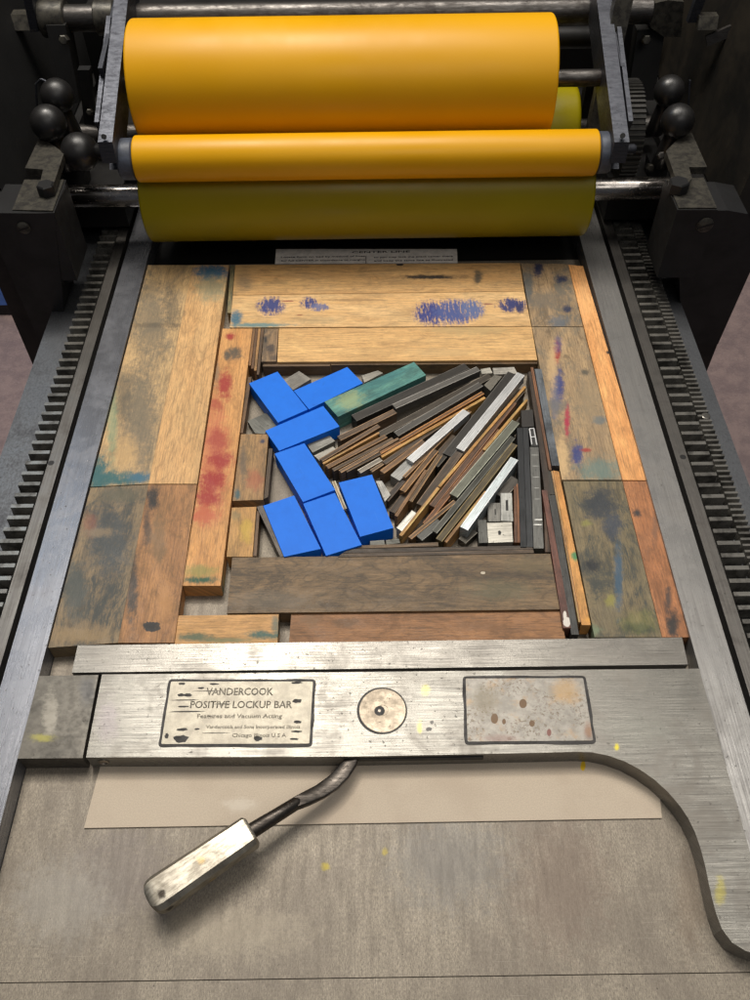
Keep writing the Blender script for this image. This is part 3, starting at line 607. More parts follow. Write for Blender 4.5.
slug([(386, 540), (399, 538.5), (400, 543), (386.5, 544.5)], 9, (104, 104, 98), 'small grey slug below the rightmost blue block, right of a pair')
tag(slab('metal_slug', [(256.6, 506.6), (262.6, 505.4), (283.4, 556), (280.5, 557)], 12, 0, met((86, 80, 74)), None, 0.4), 'dark narrow slug along the left side of the lowest left blue block', 'metal slug')
slug([(480.5, 369), (490, 367.5), (492.5, 373), (482, 374)], 8, (196, 192, 180), 'whitish slug in the top right of the hollow, left of two')
slug([(492.6, 368), (514, 367), (517.5, 373.5), (494, 374.5)], 8, (186, 182, 172), 'whitish slug in the top right of the hollow, right of two')
tag(slab('metal_slug', [(484, 385), (494.5, 374.8), (502, 376.4), (490.5, 391)], 12, 3, met((126, 122, 112)), None, 0.5), 'stubby grey slug between the dark leads and the long charcoal lead', 'metal slug')
# leads along the bottom of the hollow
GH = 'brown leads lying flat along the lower edge of the hollow'
for q, z, c, lb in (([(342, 553.5), (533, 549.5), (534, 553), (338, 557)], 12.2, (96, 82, 66), 'front one of the brown leads along the lower edge of the hollow'),
                    ([(349, 549), (532, 545.5), (533, 549.2), (343, 553)], 11.7, (78, 68, 56), 'middle one of the brown leads along the lower edge of the hollow'),
                    ([(358, 545.6), (438, 542.2), (438.5, 546), (350, 548.6)], 11.2, (120, 100, 74), 'short rear one of the brown leads along the lower edge of the hollow')):
    tag(slab('thin_wood_strip', q, z, 0, dwood(c), None, 0.3), lb, 'wood strip', GH)
# pierced slugs at lower right
def pierced(q, z, c, hole, label, slot=True):
    t = empty('pierced_slug', P(*q[3], 0), label, 'metal slug')
    slab('body', q, z, 0, met(c, 0.45, 0.3), t, 0.6)
    a = [P(x, y, z + 0.05) for x, y in hole]; bm = bmesh.new(); prism(bm, a, z - 1.0); emit('hole', bm, M_inner, t)
    return t
pierced([(500.7, 493), (511.8, 493), (513, 521.3), (501, 520.6)], 11, (178, 178, 172), [(505.6, 500), (508, 500), (508.4, 510.5), (505.8, 510.5)], 'light slug with a long upright slot, upper right of the small slugs')
pierced([(488, 502.7), (500.2, 503), (500.4, 521.3), (488, 521.3)], 8, (128, 126, 120), [(494.6, 509), (495.8, 509), (496, 515), (494.8, 515)], 'darker slug with a thin slit, left of the slotted one')
pierced([(487, 523), (511.9, 522.2), (513, 542), (488.3, 542.6)], 11.5, (200, 196, 184), [(498, 531), (500, 530.4), (501.4, 532.4), (500.4, 535), (498.4, 534.8)], 'light square slug with a ragged round hole in its middle')
tag(slab('metal_slug', [(477.9, 519.8), (486.3, 520), (487.6, 542.6), (479, 543)], 11, 0, met((92, 92, 88)), None, 0.5), 'upright grey slug at the left of the square slug with a hole', 'metal slug')
GV = 'upright strips at the right side of the hollow'
def vert(q, z, c, label, wood_=False, cat=None, zb=0, name=None):
    return tag(slab(name or ('thin_wood_strip' if wood_ else 'metal_lead'), q, z, zb, dwood(c) if wood_ else met(c), None, 0.3), label, cat or ('wood strip' if wood_ else 'metal strip'), GV)
vert([(513.9, 486), (516.2, 486), (517.4, 542.5), (514.4, 542.5)], 11, (126, 86, 56), 'thin brown upright strip touching the slotted slug', True)
vert([(516.4, 484), (518.2, 484), (520.2, 542.5), (517.8, 542.5)], 11.5, (146, 98, 62), 'thin orange-brown upright strip beside the black leads', True)
vert([(517, 428), (522.6, 427.8), (526.8, 547), (520.6, 547)], 12.4, (50, 52, 54), 'black upright lead, left of the black pair')
vert([(522.9, 427.8), (528.2, 427.6), (533.2, 547), (527.2, 547)], 12.0, (58, 60, 62), 'black upright lead, right of the black pair')
vert([(521, 410.5), (532.6, 409.5), (534, 426.4), (522, 427.2)], 12.2, (66, 64, 62), 'small black metal block above the pair of black upright leads', cat='metal block', name='metal_block')
def scratched(fr): return steel('type_metal', (108, 108, 104), (80, 80, 78), 0.42, (0.06, 1.6), frame=fr, metallic=0.55, stains=[(538.3, 519.6, 4.5, .5, S(220, 220, 215), 1, 13, 'hard'), (538.6, 524.6, 4.5, .5, S(220, 220, 215), 1, 13, 'hard')] + [(535 + i * .5, 455 + i * 11, 3.4, .35, S(170, 170, 165), .6, 13, 'hard') for i in range(5)])
tag(slab('metal_lead', [(529.8, 447), (538.6, 447), (543.8, 548.4), (533.8, 548.4)], 13, 2, scratched, None, 0.3), 'grey upright lead with white scratches beside the black pair', 'metal strip', GV)
for k, yy in enumerate((519.5, 524.5)):
    pass
vert([(528, 372), (531.8, 371), (548, 470), (550, 500), (545.6, 500), (539, 446)], 11.6, (70, 56, 44), 'long dark umber strip beside the thin reddish one', True)
vert([(530.6, 367.2), (533.4, 367.2), (551.6, 470), (549, 470)], 12.4, (132, 92, 62), 'thin reddish strip standing left of the blotchy slate bar', True)
vert([(544, 500), (549.6, 500), (553, 552), (545, 552)], 10.4, (94, 74, 56), 'short brown strip behind the scratched grey lead', True)
tag(slab('slate_bar', [(534.6, 369), (541.4, 369), (559.6, 465.6), (551.9, 465.6)], 13.5, 3, met((116, 122, 128), 0.5, 0.9), None, 0.4), 'blotchy blue-grey bar lying along the inner edge of the crimson-streaked plank', 'metal strip')
vert([(547.4, 470), (551.2, 470), (557.4, 494.5), (549.4, 494.5)], 11.5, (74, 70, 64), 'dark grey lead between the slate bar and the tan strips')
vert([(548.5, 495), (555.2, 495), (579, 634.6), (571.4, 634.6)], 12.0, (74, 74, 72), 'long dark grey lead between the maroon strip and the tan strips')
def maroon(fr): return wood('maroon_wood', (120, 78, 62), (100, 64, 54), frame=fr, grime=0.4, ink=(66, 50, 46), stains=[(566.5, 622, 4, 5, S(214, 206, 196), .95, 12.6, 'hard'), (565, 615, 2, 4, S(214, 206, 196), .9, 12.6, 'hard')])
tag(slab('thin_wood_strip', [(541.8, 490), (546.8, 490), (571, 628), (563.2, 628)], 12.6, 2, maroon, None, 0.3), 'maroon strip with a flaking white lower end', 'wood strip', GV)
tag(slab('thin_wood_strip', [(553.2, 470.5), (558.8, 471.5), (590.8, 625), (581.8, 625)], 13, 2, W((222, 168, 96), (204, 146, 76), grime=0.25, ink=(120, 100, 60), stains=[(575, 556, 4, 6, S(70, 130, 80), .9, 13), (590, 620, 8, 4, S(232, 170, 80), .5, 13)]), None, 0.3), 'golden-orange strip with a small green spot along the olive plank', 'wood strip', GV)
vert([(551.2, 471), (553, 471), (581.4, 622), (578.8, 622)], 12.4, (190, 150, 100), 'hair-thin tan strip on the left side of the golden-orange strip', True)
# white outlined letter slug
ls = empty('letter_slug', P(536, 446, 0), 'small black slug edged with a white outline like a letter A', 'metal slug')
slab('body', [(528.6, 428), (534.6, 427.6), (538.4, 446), (531, 446)], 11.8, 1, met((70, 70, 70)), ls, 0.3)
wm = met((226, 226, 226), 0.5, 0.05)
def ostick(a, b, wd, z, par):
    A, B_ = P(*a, z), P(*b, z); U = (B_ - A).normalized(); V = Vector((-U.y, U.x, 0))
    q = [A - V * wd / 2, B_ - V * wd / 2, B_ + V * wd / 2, A + V * wd / 2]; fr = quadframe(q, 'x'); bm = bmesh.new(); prism(bm, q, z - 0.7); return emit('outline', bm, wm(fr), par, fr)
for i, (a, b) in enumerate((((529.4, 428.4), (532, 444.5)), ((533.8, 428.2), (536.8, 444.8)), ((529.4, 428.6), (534, 428.2)), ((531, 437), (535.2, 436.6)))):
    ostick(a, b, 0.7, 12.35 + i * 0.05, ls)
for k, (a, b) in enumerate((((534.4, 519.6), (542, 519.8)), ((534.6, 524.4), (542.4, 524.8)))): pass

# ------------------------------------------------------------------ lockup bar
lock = empty('lockup_bar', P(380, 757, 0), 'brushed steel lockup bar with two plates, round disc, curved right arm and lever', 'lockup bar')
barfr = mmframe()
YS = S(190, 176, 40)
bstains = [(420, 727, 3, 7, YS, .35, 14), (429, 729, 3, 2, BLK, .8, 14, 'hard'), (432, 722, 2, 2, BLK, .7, 14, 'hard'), (617, 747, 3, 4, YS, .7, 14), (690, 885, 5, 14, YS, .3, 14), (720, 890, 6, 16, S(150, 140, 50), .5, 14), (425, 690, 5, 6, S(170, 164, 90), .5, 14),
           (150, 708, 4, 5, DGY, .5, 14), (690, 690, 12, 20, S(96, 94, 88), .4, 14), (640, 730, 40, 20, S(120, 120, 112), .3, 14), (108, 720, 12, 26, S(120, 112, 116), .4, 14)]
M_bar = steel('brushed_steel', (138, 135, 127), (88, 86, 81), 0.25, (0.03, 2.6), metallic=0.45, frame=barfr, stains=bstains, pits=0.3, mott=0.6, dirt=(112, 106, 98), bump=0.3)
M_jaw = steel('brushed_steel_jaw', (146, 142, 134), (92, 89, 84), 0.23, (0.03, 2.2), metallic=0.4, frame=barfr, stains=[(338, 644, 14, 3, BLK, .7, 14), (86, 655, 6, 8, S(70, 60, 80), .5, 14), (655, 645, 12, 4, S(80, 78, 72), .6, 14), (447, 660, 3, 5, YS, .3, 14), (210, 650, 20, 2, DGY, .5, 14)], pits=0.3, mott=0.3, dirt=(112, 106, 98), bump=0.3)
M_side = steel('steel_side', (140, 132, 122), (108, 102, 94), 0.42, (0.05, 1.4), pits=0.4, mott=0.5, dirt=(66, 60, 54))
outline = [(102, 674.5), (699, 668.5), (708, 697), (722, 750), (737, 803), (752, 850), (768, 905), (779, 945), (776, 957), (760, 956), (745, 950.5), (732, 942.5), (722, 929), (716, 913), (712, 898), (708.5, 882), (705, 865), (700.5, 848), (695, 832),
           (688, 818), (680, 806), (668, 792), (655, 780), (640, 769.5), (625, 761.5), (608, 755.5), (592, 752.3), (575, 751.8), (540, 752.8), (350, 756.6), (86, 757.4)]
bm = bmesh.new(); prism(bm, [P(a, b, 14) for a, b in outline], 0.6)
bar = emit('bar_body', bm, M_bar, lock, barfr, 0.55, 2)
slab('jaw', [(77.7, 645.4), (682, 637.4), (688, 664.4), (71.8, 672.6)], 14.2, 0.8, M_jaw, lock, 0.5, longaxis='x')
# slot and screw in the front face
a = P(345, 757, 14); b = P(484, 756, 14)
bm = bmesh.new(); box(bm, a.x, b.x, a.y - 0.25, a.y + 1, 8.2, 11.4); emit('lever_slot', bm, M_inner, lock)
a = P(101, 757.2, 14); bm = bmesh.new(); lathe(bm, Vector((a.x, a.y + 0.3, 8.0)), -YA, [(0, 3.0), (0.9, 3.0), (1.1, 2.2), (0.6, 1.9), (0.5, 0)], 24); emit('screw', bm, M_side, lock, smooth=True)
# round disc
c = P(382, 710.5, 14); ex = (P(407.2, 710.5, 14) - c).length
bm = bmesh.new(); lathe(bm, c, ZA, [(-1, ex), (0.06, ex), (0.06, ex - 0.8)], 64); emit('disc_recess', bm, M_inner, lock)
bm = bmesh.new(); c2 = c + Vector((0.3, 0.1, 0)); lathe(bm, c2, ZA, [(-0.5, ex - 0.9), (0.10, ex - 0.9), (0.25, ex - 1.2), (0.25, 3.2), (0.12, 3.0)], 64)
M_disc = steel('disc_steel', (150, 138, 121), (142, 131, 115), 0.36, (0.2, 0.25), uv=False, pits=0.1, mott=0.35, dirt=(118, 106, 90), metallic=0.5, bump=0.1)
disc = emit('disc', bm, M_disc, lock, None)
ch = P(379.5, 711, 14); bm = bmesh.new(); lathe(bm, ch, ZA, [(0, 2.9), (0.34, 2.9), (0.34, 2.3)], 28); emit('centre_hole', bm, M_inner, disc)
bm = bmesh.new(); lathe(bm, ch, ZA, [(0.3, 1.0), (0.5, 0.9), (0.55, 0)], 6); emit('pin', bm, M_side, disc)
# name plates
def plate_mat(name, kind):
    t = NT(name)
    n = t.noise(0.5, 5, 0.75); m = t.noise(0.12, 5, 0.7); f = t.noise(2.2, 2, 0.5)
    if kind == 0:
        base = t.mix(t.rng(m, 0.3, 0.7), S(166, 160, 145), S(136, 130, 118))
        base = t.mix(t.math('MULTIPLY', t.rng(f, 0.5, 0.7), 0.5), base, S(140, 130, 108))
        base = t.mix(t.math('MULTIPLY', t.rng(n, 0.66, 0.74), 0.7), base, S(96, 88, 76))
    else:
        base = t.mix(t.rng(m, 0.35, 0.65), S(146, 142, 134), S(122, 118, 111))
        msk = t.math('MULTIPLY', t.rng(n, 0.52, 0.58), t.rng(t.noise(0.07, 3, 0.6), 0.44, 0.54))
        base = t.mix(t.math('MULTIPLY', msk, 0.8), base, S(96, 84, 70))
        base = t.mix(t.math('MULTIPLY', t.rng(t.noise(0.1, 4, 0.7), 0.52, 0.7), 0.6), base, S(150, 124, 92))
        Bn = S(88, 68, 48)
        for s_ in ((523, 703, 4, 5, Bn, 0.9, 14, 'hard'), (494.5, 718, 4, 5.5, Bn, 0.9, 14, 'hard'), (504, 721, 2, 3, Bn, .9, 14, 'hard'), (532, 723, 3, 3.5, Bn, 0.9, 14, 'hard'), (549, 732, 2.4, 4, S(104, 70, 64), .8, 14, 'hard'), (485, 700, 16, 18, S(104, 96, 80), .5, 14), (565, 690, 16, 14, S(160, 132, 92), .5, 14), (500, 738, 20, 5, S(120, 96, 90), .4, 14), (588, 730, 5, 10, S(120, 84, 62), .5, 14)):
            base = t.stain(base, s_, barfr, 0.12)
    t.link(base, t.b.inputs['Base Color']); t.b.inputs['Metallic'].default_value = 0.45; t.b.inputs['Roughness'].default_value = 0.42
    t.bump(f, 0.5, 0.0002); return t.m
M_gum = simple('black_adhesive', (48, 44, 42), 0.6, var=0.3)
def plate(q, mat, label, grow=1.6):
    pts = [P(x, y, 14) for x, y in q]; c = sum(pts, Vector()) / 4
    def rounded(off, z, rad=2.2, wob=0.0):
        out = []
        for i in range(4):
            p = pts[i]; pr_ = (pts[i - 1] - p).normalized(); nx = (pts[(i + 1) % 4] - p).normalized()
            base = p - (pr_ + nx) * off
            for k in range(5):
                t_ = k / 4
                out.append(base + pr_ * rad * (1 - t_) ** 2 + nx * rad * t_ ** 2)
            if wob:
                far = pts[(i + 1) % 4] - (-nx) * 0
                e = pts[(i + 1) % 4]
                for k in range(1, 8):
                    t_ = k / 8; s0 = p - pr_ * off; e2 = e - pr_ * off
                    out.append(s0.lerp(e2, t_) - pr_ * random.uniform(-wob, wob * 1.4))
        return [Vector((v.x, v.y, z)) for v in out]
    bm = bmesh.new(); prism(bm, rounded(grow, 14.35, 2.4, 0.3), 13.6); g = emit('plate_bedding', bm, M_gum, lock, None)
    bm = bmesh.new(); prism(bm, rounded(0, 14.6, 0.9), 13.8); pl = emit('name_plate' if label else 'worn_plate', bm, mat, lock, barfr, 0.2, 1)
    return pl
pl = plate([(171.2, 682), (313, 682), (309.4, 744), (161.4, 744.4)], plate_mat('nameplate_metal', 0), True)
tag(pl, 'worn pale nameplate with embossed lettering')
pl2 = plate([(465.5, 679), (583, 678.6), (593, 741), (467.5, 742)], plate_mat('corroded_plate', 1), False)
tag(pl2, 'corroded blank plate with brown spots')
M_let = simple('embossed_letters', (92, 87, 78), 0.5, 0.3, 0.3, 0.9, c2=(142, 136, 122))
M_let2 = simple('embossed_letters_faint', (112, 106, 94), 0.5, 0.3, 0.3, 0.9, c2=(146, 140, 126))
ZP = 14.6
def line(body, x0, x1, ybase, hpx, mat=M_let):
    a = P(x0, ybase, ZP); b = P(x1, ybase, ZP); h = (P(x0, ybase - hpx, ZP) - a).length
    text_part('lettering', body, a, b - a, YA, ZA, h, mat, pl, width=(b - a).length)
line('VANDERCOOK', 206, 273, 695.0, 7)
line('POSITIVE LOCKUP BAR', 190, 292, 708.0, 7)
line('Features and Vacuum Acting', 197, 282, 718.0, 4, M_let2)
line('Vandercook and Sons Incorporated Illinois', 206, 300, 728.5, 3.4, M_let2)
line('Chicago Illinois U S A', 232, 286, 737, 3.6, M_let2)
M_wear = simple('black_wear', (46, 42, 38), 0.6)
def wear(cx, cy, rx, ry):
    c = P(cx, cy, ZP + 0.06); a = (P(cx + rx, cy, ZP) - P(cx, cy, ZP)).length; b = (P(cx, cy + ry, ZP) - P(cx, cy, ZP)).length
    ring = []
    for k in range(14):
        t_ = 2 * math.pi * k / 14; f = random.uniform(0.75, 1.15)
        ring.append(c + Vector((math.cos(t_) * a * f, math.sin(t_) * b * f, 0)))
    bm = bmesh.new(); prism(bm, ring, ZP - 0.2); emit('wear_mark', bm, M_wear, pl)
for a in ((182, 683.6, 4, 1.2), (201, 688, 3.4, 1), (181, 695, 4, 1.6), (188, 695, 4, 1.8), (214, 684, 5, 1), (297, 682.6, 6, 1.2), (185, 700, 14, 0.6), (183, 706.5, 5.5, 1), (187, 711.5, 19, 0.7), (209, 716, 2.4, 0.7), (222, 704, 9, 0.5), (182, 729.5, 6, 1.6), (181, 739, 8, 4), (197, 729, 2.6, 1),
          (257.6, 738.5, 4.6, 2.6), (297, 701, 5.4, 2), (297.6, 722, 4.6, 1.6), (297, 731.5, 5.6, 1.2), (294, 739, 5, 1.2), (215, 733, 14, 0.4), (208, 691, 16, 0.35), (166.6, 736, 2, 3)): wear(*a)
# steel screw heads look on the wear ring
# lever
lev = empty('lever', P(250, 833, 0), None, None); lev.parent = lock; lev.location = lev.location - lock.location
M_dark = steel('dark_steel', (96, 90, 84), (66, 62, 58), 0.28, (0.08, 1.2), uv=False, pits=0.2, mott=0.4, dirt=(44, 38, 34))
pts = [(356, 752, 9.5), (351, 762, 9.6), (343, 773, 10), (333, 783, 11), (320, 792, 12), (306, 799, 13.5), (296, 803.5, 14.5)]
W3 = [P(a, b, z) for a, b, z in pts]
bm = bmesh.new(); prev = None
for i, p in enumerate(W3):
    t_ = (W3[min(i + 1, len(W3) - 1)] - W3[max(i - 1, 0)]).normalized(); n_ = ZA.cross(t_).normalized(); u_ = t_.cross(n_)
    hw = (2.6, 3.6, 4.2, 4.2, 4.0, 3.6, 3.2)[i]; hh = 1.4 if i < 5 else 2.4
    ring = [bm.verts.new(p + n_ * hw * a + u_ * hh * b) for a, b in ((-1, -.6), (-.8, -1), (.8, -1), (1, -.6), (1, .6), (.8, 1), (-.8, 1), (-1, .6))]
    if prev:
        for k in range(8): bm.faces.new((prev[k], prev[(k + 1) % 8], ring[(k + 1) % 8], ring[k]))
    else: bm.faces.new(ring)
    prev = ring
bm.faces.new(prev); emit('neck', bm, M_dark, lev, None, smooth=True, angle=50)
bm = bmesh.new(); A = P(300, 801, 14); B_ = P(250, 832, 18); L = (B_ - A).length
lathe(bm, A, B_ - A, [(0, 2.4), (2, 3.4), (L * 0.6, 3.7), (L, 4.0)], 28); emit('rod', bm, M_dark, lev, None, smooth=True)
A = P(252.5, 830.5, 19); B_ = P(149, 901, 17)
T = (B_ - A); L = T.length; T.normalize(); Nn = ZA.cross(T).normalized(); Uu = T.cross(Nn)
if Uu.z < 0: Uu = -Uu
bm = bmesh.new(); prev = None
for t_, wf, hf in ((0, .80, .78), (1.2, .97, .97), (2, 1, 1), (L * .35, 1.03, 1), (L * .7, 1.07, 1.03), (L - 6, 1.1, 1.05), (L - 3.2, 1.04, 1.02), (L - 1.2, .88, .95), (L - 0.2, .6, .8), (L + .3, .3, .5)):
    hw, hh = 7.9 * wf, 5.4 * hf; c_ = 0.74
    ring = [bm.verts.new(A + T * t_ + Nn * hw * a + Uu * hh * b) for a, b in ((-1, -c_), (-c_, -1), (c_, -1), (1, -c_), (1, c_ * .75), (c_, 1), (-c_, 1), (-1, c_ * .75))]
    if prev:
        for k in range(8): bm.faces.new((prev[k], prev[(k + 1) % 8], ring[(k + 1) % 8], ring[k]))
    else: bm.faces.new(ring)
    prev = ring
bm.faces.new(prev)
gfr = lambda p: Vector(((p - A).dot(T), (p - A).dot(Nn) + p.z, 0))
def gm():
    t = NT('grip_steel'); n = t.noise(0.5, 5, 0.7, (0.25, 1.2, 1)); m = t.noise(0.09, 5, 0.7, (0.6, 1, 1), dist=0.5)
    b = t.mix(t.rng(n, 0.35, 0.7), S(176, 170, 156), S(128, 121, 110)); b = t.mix(t.math('MULTIPLY', t.rng(m, 0.5, 0.65), 0.4), b, S(120, 112, 98))
    b = t.stain(b, (163, 896, 5, 5, S(58, 52, 46), .95, 22), gfr); b = t.stain(b, (200, 859, 5, 4, S(200, 165, 90), .3, 24), gfr)
    t.link(b, t.b.inputs['Base Color']); t.b.inputs['Metallic'].default_value = 0.85; t.link(t.rng(m, 0.3, 0.7, 0.28, 0.5), t.b.inputs['Roughness']); t.bump(n, 0.3, 0.0002); return t.m
emit('grip', bm, gm(), lev, gfr, 0.5, 2, smooth=True, angle=30)
# separate square steel block on the left, steel paper on the bed
blkfr = mmframe()
M_blk = steel('dark_block_steel', (96, 92, 84), (82, 78, 71), 0.36, (0.25, 0.3), frame=blkfr, stains=[(50, 712, 9, 26, S(140, 135, 124), .5, 14), (42, 738, 14, 5, S(150, 144, 50), .4, 14), (88, 690, 10, 18, S(70, 71, 74), .4, 14)], pits=0.12, mott=0.45, dirt=(66, 64, 61), metallic=0.5, bump=0.12)
bm = bmesh.new(); prism(bm, [P(a, b, 14) for a, b in ((39, 676), (98.4, 675), (82.5, 758), (17, 758.6))], 0.4)
tag(emit('steel_block', bm, M_blk, None, blkfr, 1.2, 3), 'square dark grey steel block with yellow smear, between left rail and lockup bar', 'steel block')
def card_m():
    t = NT('grey_chipboard'); n = t.noise(1.5, 4, 0.7); m = t.noise(0.03, 4, 0.6)
    b = t.mix(t.rng(n, 0.35, 0.65), S(196, 182, 162), S(180, 166, 148)); b = t.mix(t.math('MULTIPLY', t.rng(m, 0.45, 0.7), 0.4), b, S(172, 156, 138))
    b = t.stain(b, (583, 766, 3, 5, S(214, 176, 30), .95, 1, 'hard'), barfr); b = t.stain(b, (240, 805, 20, 8, S(206, 196, 180), .5, 1), barfr)
    t.link(b, t.b.inputs['Base Color']); t.b.inputs['Roughness'].default_value = 0.85; t.bump(n, 0.2, 0.0001); return t.m
bm = bmesh.new(); q = [P(a, b, 0.9) for a, b in ((104, 752), (655, 745), (662, 818), (84, 828))]
prism(bm, q, 0.15); tag(emit('chipboard_sheet', bm, card_m(), None, barfr), 'flat beige-grey chipboard sheet lying on the bed under the lockup bar', 'cardboard')

# ------------------------------------------------------------------ inking carriage
car = empty('inking_carriage', (0, 700, 14), 'black iron carriage with yellow-inked rollers, steel arms and ball knobs across the press', 'press carriage')
def ink_mat(name, c, c2, rough):
    t = NT(name, False); n = t.noise(0.006, 3, 0.5, (1, 1, 1)); f = t.noise(0.5, 3, 0.6, (1.0, 0.2, 0.2))
    t.link(t.mix(t.rng(n, 0.3, 0.7), S(*c), S(*c2)), t.b.inputs['Base Color'])
    t.link(t.rng(t.noise(0.012, 4, 0.6, (1, 0.6, 0.6)), 0.35, 0.65, rough - 0.05, rough + 0.07), t.b.inputs['Roughness'])
    t.b.inputs['Specular IOR Level'].default_value = 0.34
    t.bump(f, 0.12, 0.00008); return t.m
M_yel = ink_mat('yellow_ink_roller', (214, 157, 0), (206, 149, 0), 0.40)
M_olive = ink_mat('olive_ink_roller', (146, 134, 0), (138, 124, 0), 0.36)
M_arm = steel('arm_steel', (84, 86, 92), (64, 66, 72), 0.42, (0.12, 0.12), uv=False, pits=0.4, mott=0.4, dirt=(62, 62, 68))
M_rod = steel('rod_steel', (104, 101, 98), (70, 67, 65), 0.36, (0.1, 0.1), uv=False, pits=0.4, mott=0.7, dirt=(44, 40, 38))
M_chrome = steel('shaft_steel', (190, 184, 178), (150, 144, 140), 0.18, (0.1, 0.1), uv=False, pits=0.1, mott=0.4, dirt=(90, 84, 80), metallic=1.0)
M_ball = simple('black_ball', (30, 29, 29), 0.36, 0.0, 0.3, 0.1, bump=0.08, spec=0.5)
M_iron = simple('worn_dark_iron', (82, 79, 71), 0.40, 0.4, 0.45, 0.16, c2=(36, 34, 32))
M_plastic = simple('grey_collar', (74, 80, 92), 0.45)
def roller(name, x0, x1, y, z, r, mat, parent, rnd=3.0):
    L = x1 - x0; prof = [(0, r * 0.5), (0, r - rnd)]
    for k in range(1, 5):
        a = k / 4 * math.pi / 2; prof.append((rnd - rnd * math.cos(a), r - rnd + rnd * math.sin(a)))
    prof += [(L - t_, rr) for t_, rr in reversed(prof)]
    bm = bmesh.new(); lathe(bm, Vector((x0, y, z)), XA, prof, 96); return emit(name, bm, mat, parent, None, smooth=True, angle=40)
def xr(px0, px1, py, Y): return PY(px0, py, Y).x, PY(px1, py, Y).x
LY, LZ, LR = 659.0, 57.5, 38.0
TY, TZ, TR = 632.0, 105.5, 17.3
BY, BZ, BR = 694.0, 135.0, 46.5
a, b = xr(141, 592, 212, LY - 34); low = roller('form_roller', a, b, LY, LZ, LR, M_olive, car, 2)
bm = bmesh.new(); sa, sb = xr(65, 667, 192, LY); rod(bm, Vector((sa, LY, LZ)), Vector((sb, LY, LZ)), 9.2, 40); emit('shaft', bm, M_chrome, low, smooth=True)
a, b = xr(129.5, 601, 155, TY - 16); thin = roller('rider_roller', a, b, TY, TZ, TR, M_yel, car, 1.6)
for x0, x1 in ((a - 12.5, a - 0.5), (b + 0.5, b + 11)):
    bm = bmesh.new(); rod(bm, Vector((x0, TY, TZ)), Vector((x1, TY, TZ)), 15.5, 40, 1.2); emit('collar', bm, M_plastic, thin, smooth=True)
a, b = xr(122, 560, 66, BY - 38); big = roller('ink_drum', a, b, BY, BZ, BR, M_yel, car, 2)
bm = bmesh.new(); sb = PY(612, 82, BY).x; rod(bm, Vector((a - 30, BY, BZ)), Vector((sb, BY, BZ)), 6.5); emit('shaft', bm, M_rod, big, smooth=True)
b2 = PY(575, 115, 735).x; far = roller('form_roller', -190, b2, 735, 72, 36, M_olive, car, 4)
bm = bmesh.new(); rod(bm, Vector((-260, 735, 72)), Vector((262, 735, 72)), 9); emit('shaft', bm, M_rod, far, smooth=True)
# cross rods
zt = PY(375, 14, 775).z; x0, x1 = PY(45, 14, 775).x, PY(650, 14, 775).x
bm = bmesh.new(); rod(bm, Vector((x0, 775, zt)), Vector((x1, 775, zt)), 10.5); emit('cross_rod', bm, M_rod, car, smooth=True)
for x in (PY(105, 14, 775).x,):
    bm = bmesh.new(); rod(bm, Vector((x - 8, 775, zt)), Vector((x + 9, 775, zt)), 13.5); emit('rod_collar', bm, M_iron, car, smooth=True)
    bm = bmesh.new(); rod(bm, Vector((x0 - 4, 775, zt)), Vector((x0 + 18, 775, zt)), 14.5); emit('rod_collar', bm, M_iron, car, smooth=True)
zt2 = PY(600, 37, 800).z; bm = bmesh.new(); rod(bm, Vector((-220, 800, zt2)), Vector((x1 - 20, 800, zt2)), 9); emit('cross_rod', bm, M_inner, car, smooth=True)
# side arms: plates of constant x, outlined in side view
def arm(xc, th, p_top, p_bot, depth, bend, name='side_arm'):
    T_ = PX(p_top[0], p_top[1], xc); B2 = PX(p_bot[0], p_bot[1], xc)
    d = (T_ - B2).normalized(); T2 = T_ + d * 60
    n = Vector((0, d.z, -d.y));  n = n if n.y > 0 else -n
    side = [B2, T2, T2 + n * depth, B2 + n * depth]
    if bend: side = [B2 + Vector((0, -2, -bend)), B2, T2, T2 + n * depth, B2 + n * (depth + 4), B2 + Vector((0, depth + 2, -bend))]
    bm = bmesh.new(); L_ = [bm.verts.new(p + XA * (-th / 2)) for p in side]; R_ = [bm.verts.new(p + XA * (th / 2)) for p in side]
    bm.faces.new(L_); bm.faces.new(list(reversed(R_)))
    for i in range(len(side)): bm.faces.new((L_[i], R_[i], R_[(i + 1) % len(side)], L_[(i + 1) % len(side)]))
    return emit(name, bm, M_arm, car, None, 0.8, 2)
xl = PY(105, 140, TY - 16).x; xr_ = PY(622, 140, TY - 16).x
al = arm(xl, 11, (121, 0), (105, 142), 26, 16); ar = arm(xr_, 11.5, (604, 0), (622, 142), 26, 16)
arm(xl - 9, 3.5, (108, 33), (100, 68), 14, 0, 'guide_strip'); arm(xl - 10, 3.5, (102, 74), (96.5, 122), 14, 0, 'guide_strip')
for ar_, px, py, xx in ((al, 103.6, 137, xl), (ar, 623, 136, xr_)):
    p = PX(px, py, xx); bm = bmesh.new(); lathe(bm, p + Vector((0, 1, -0.3)), Vector((0, -0.8, 0.6)), [(-1, 1.9), (1.0, 1.9)], 16); emit('screw_hole', bm, M_inner, ar_)
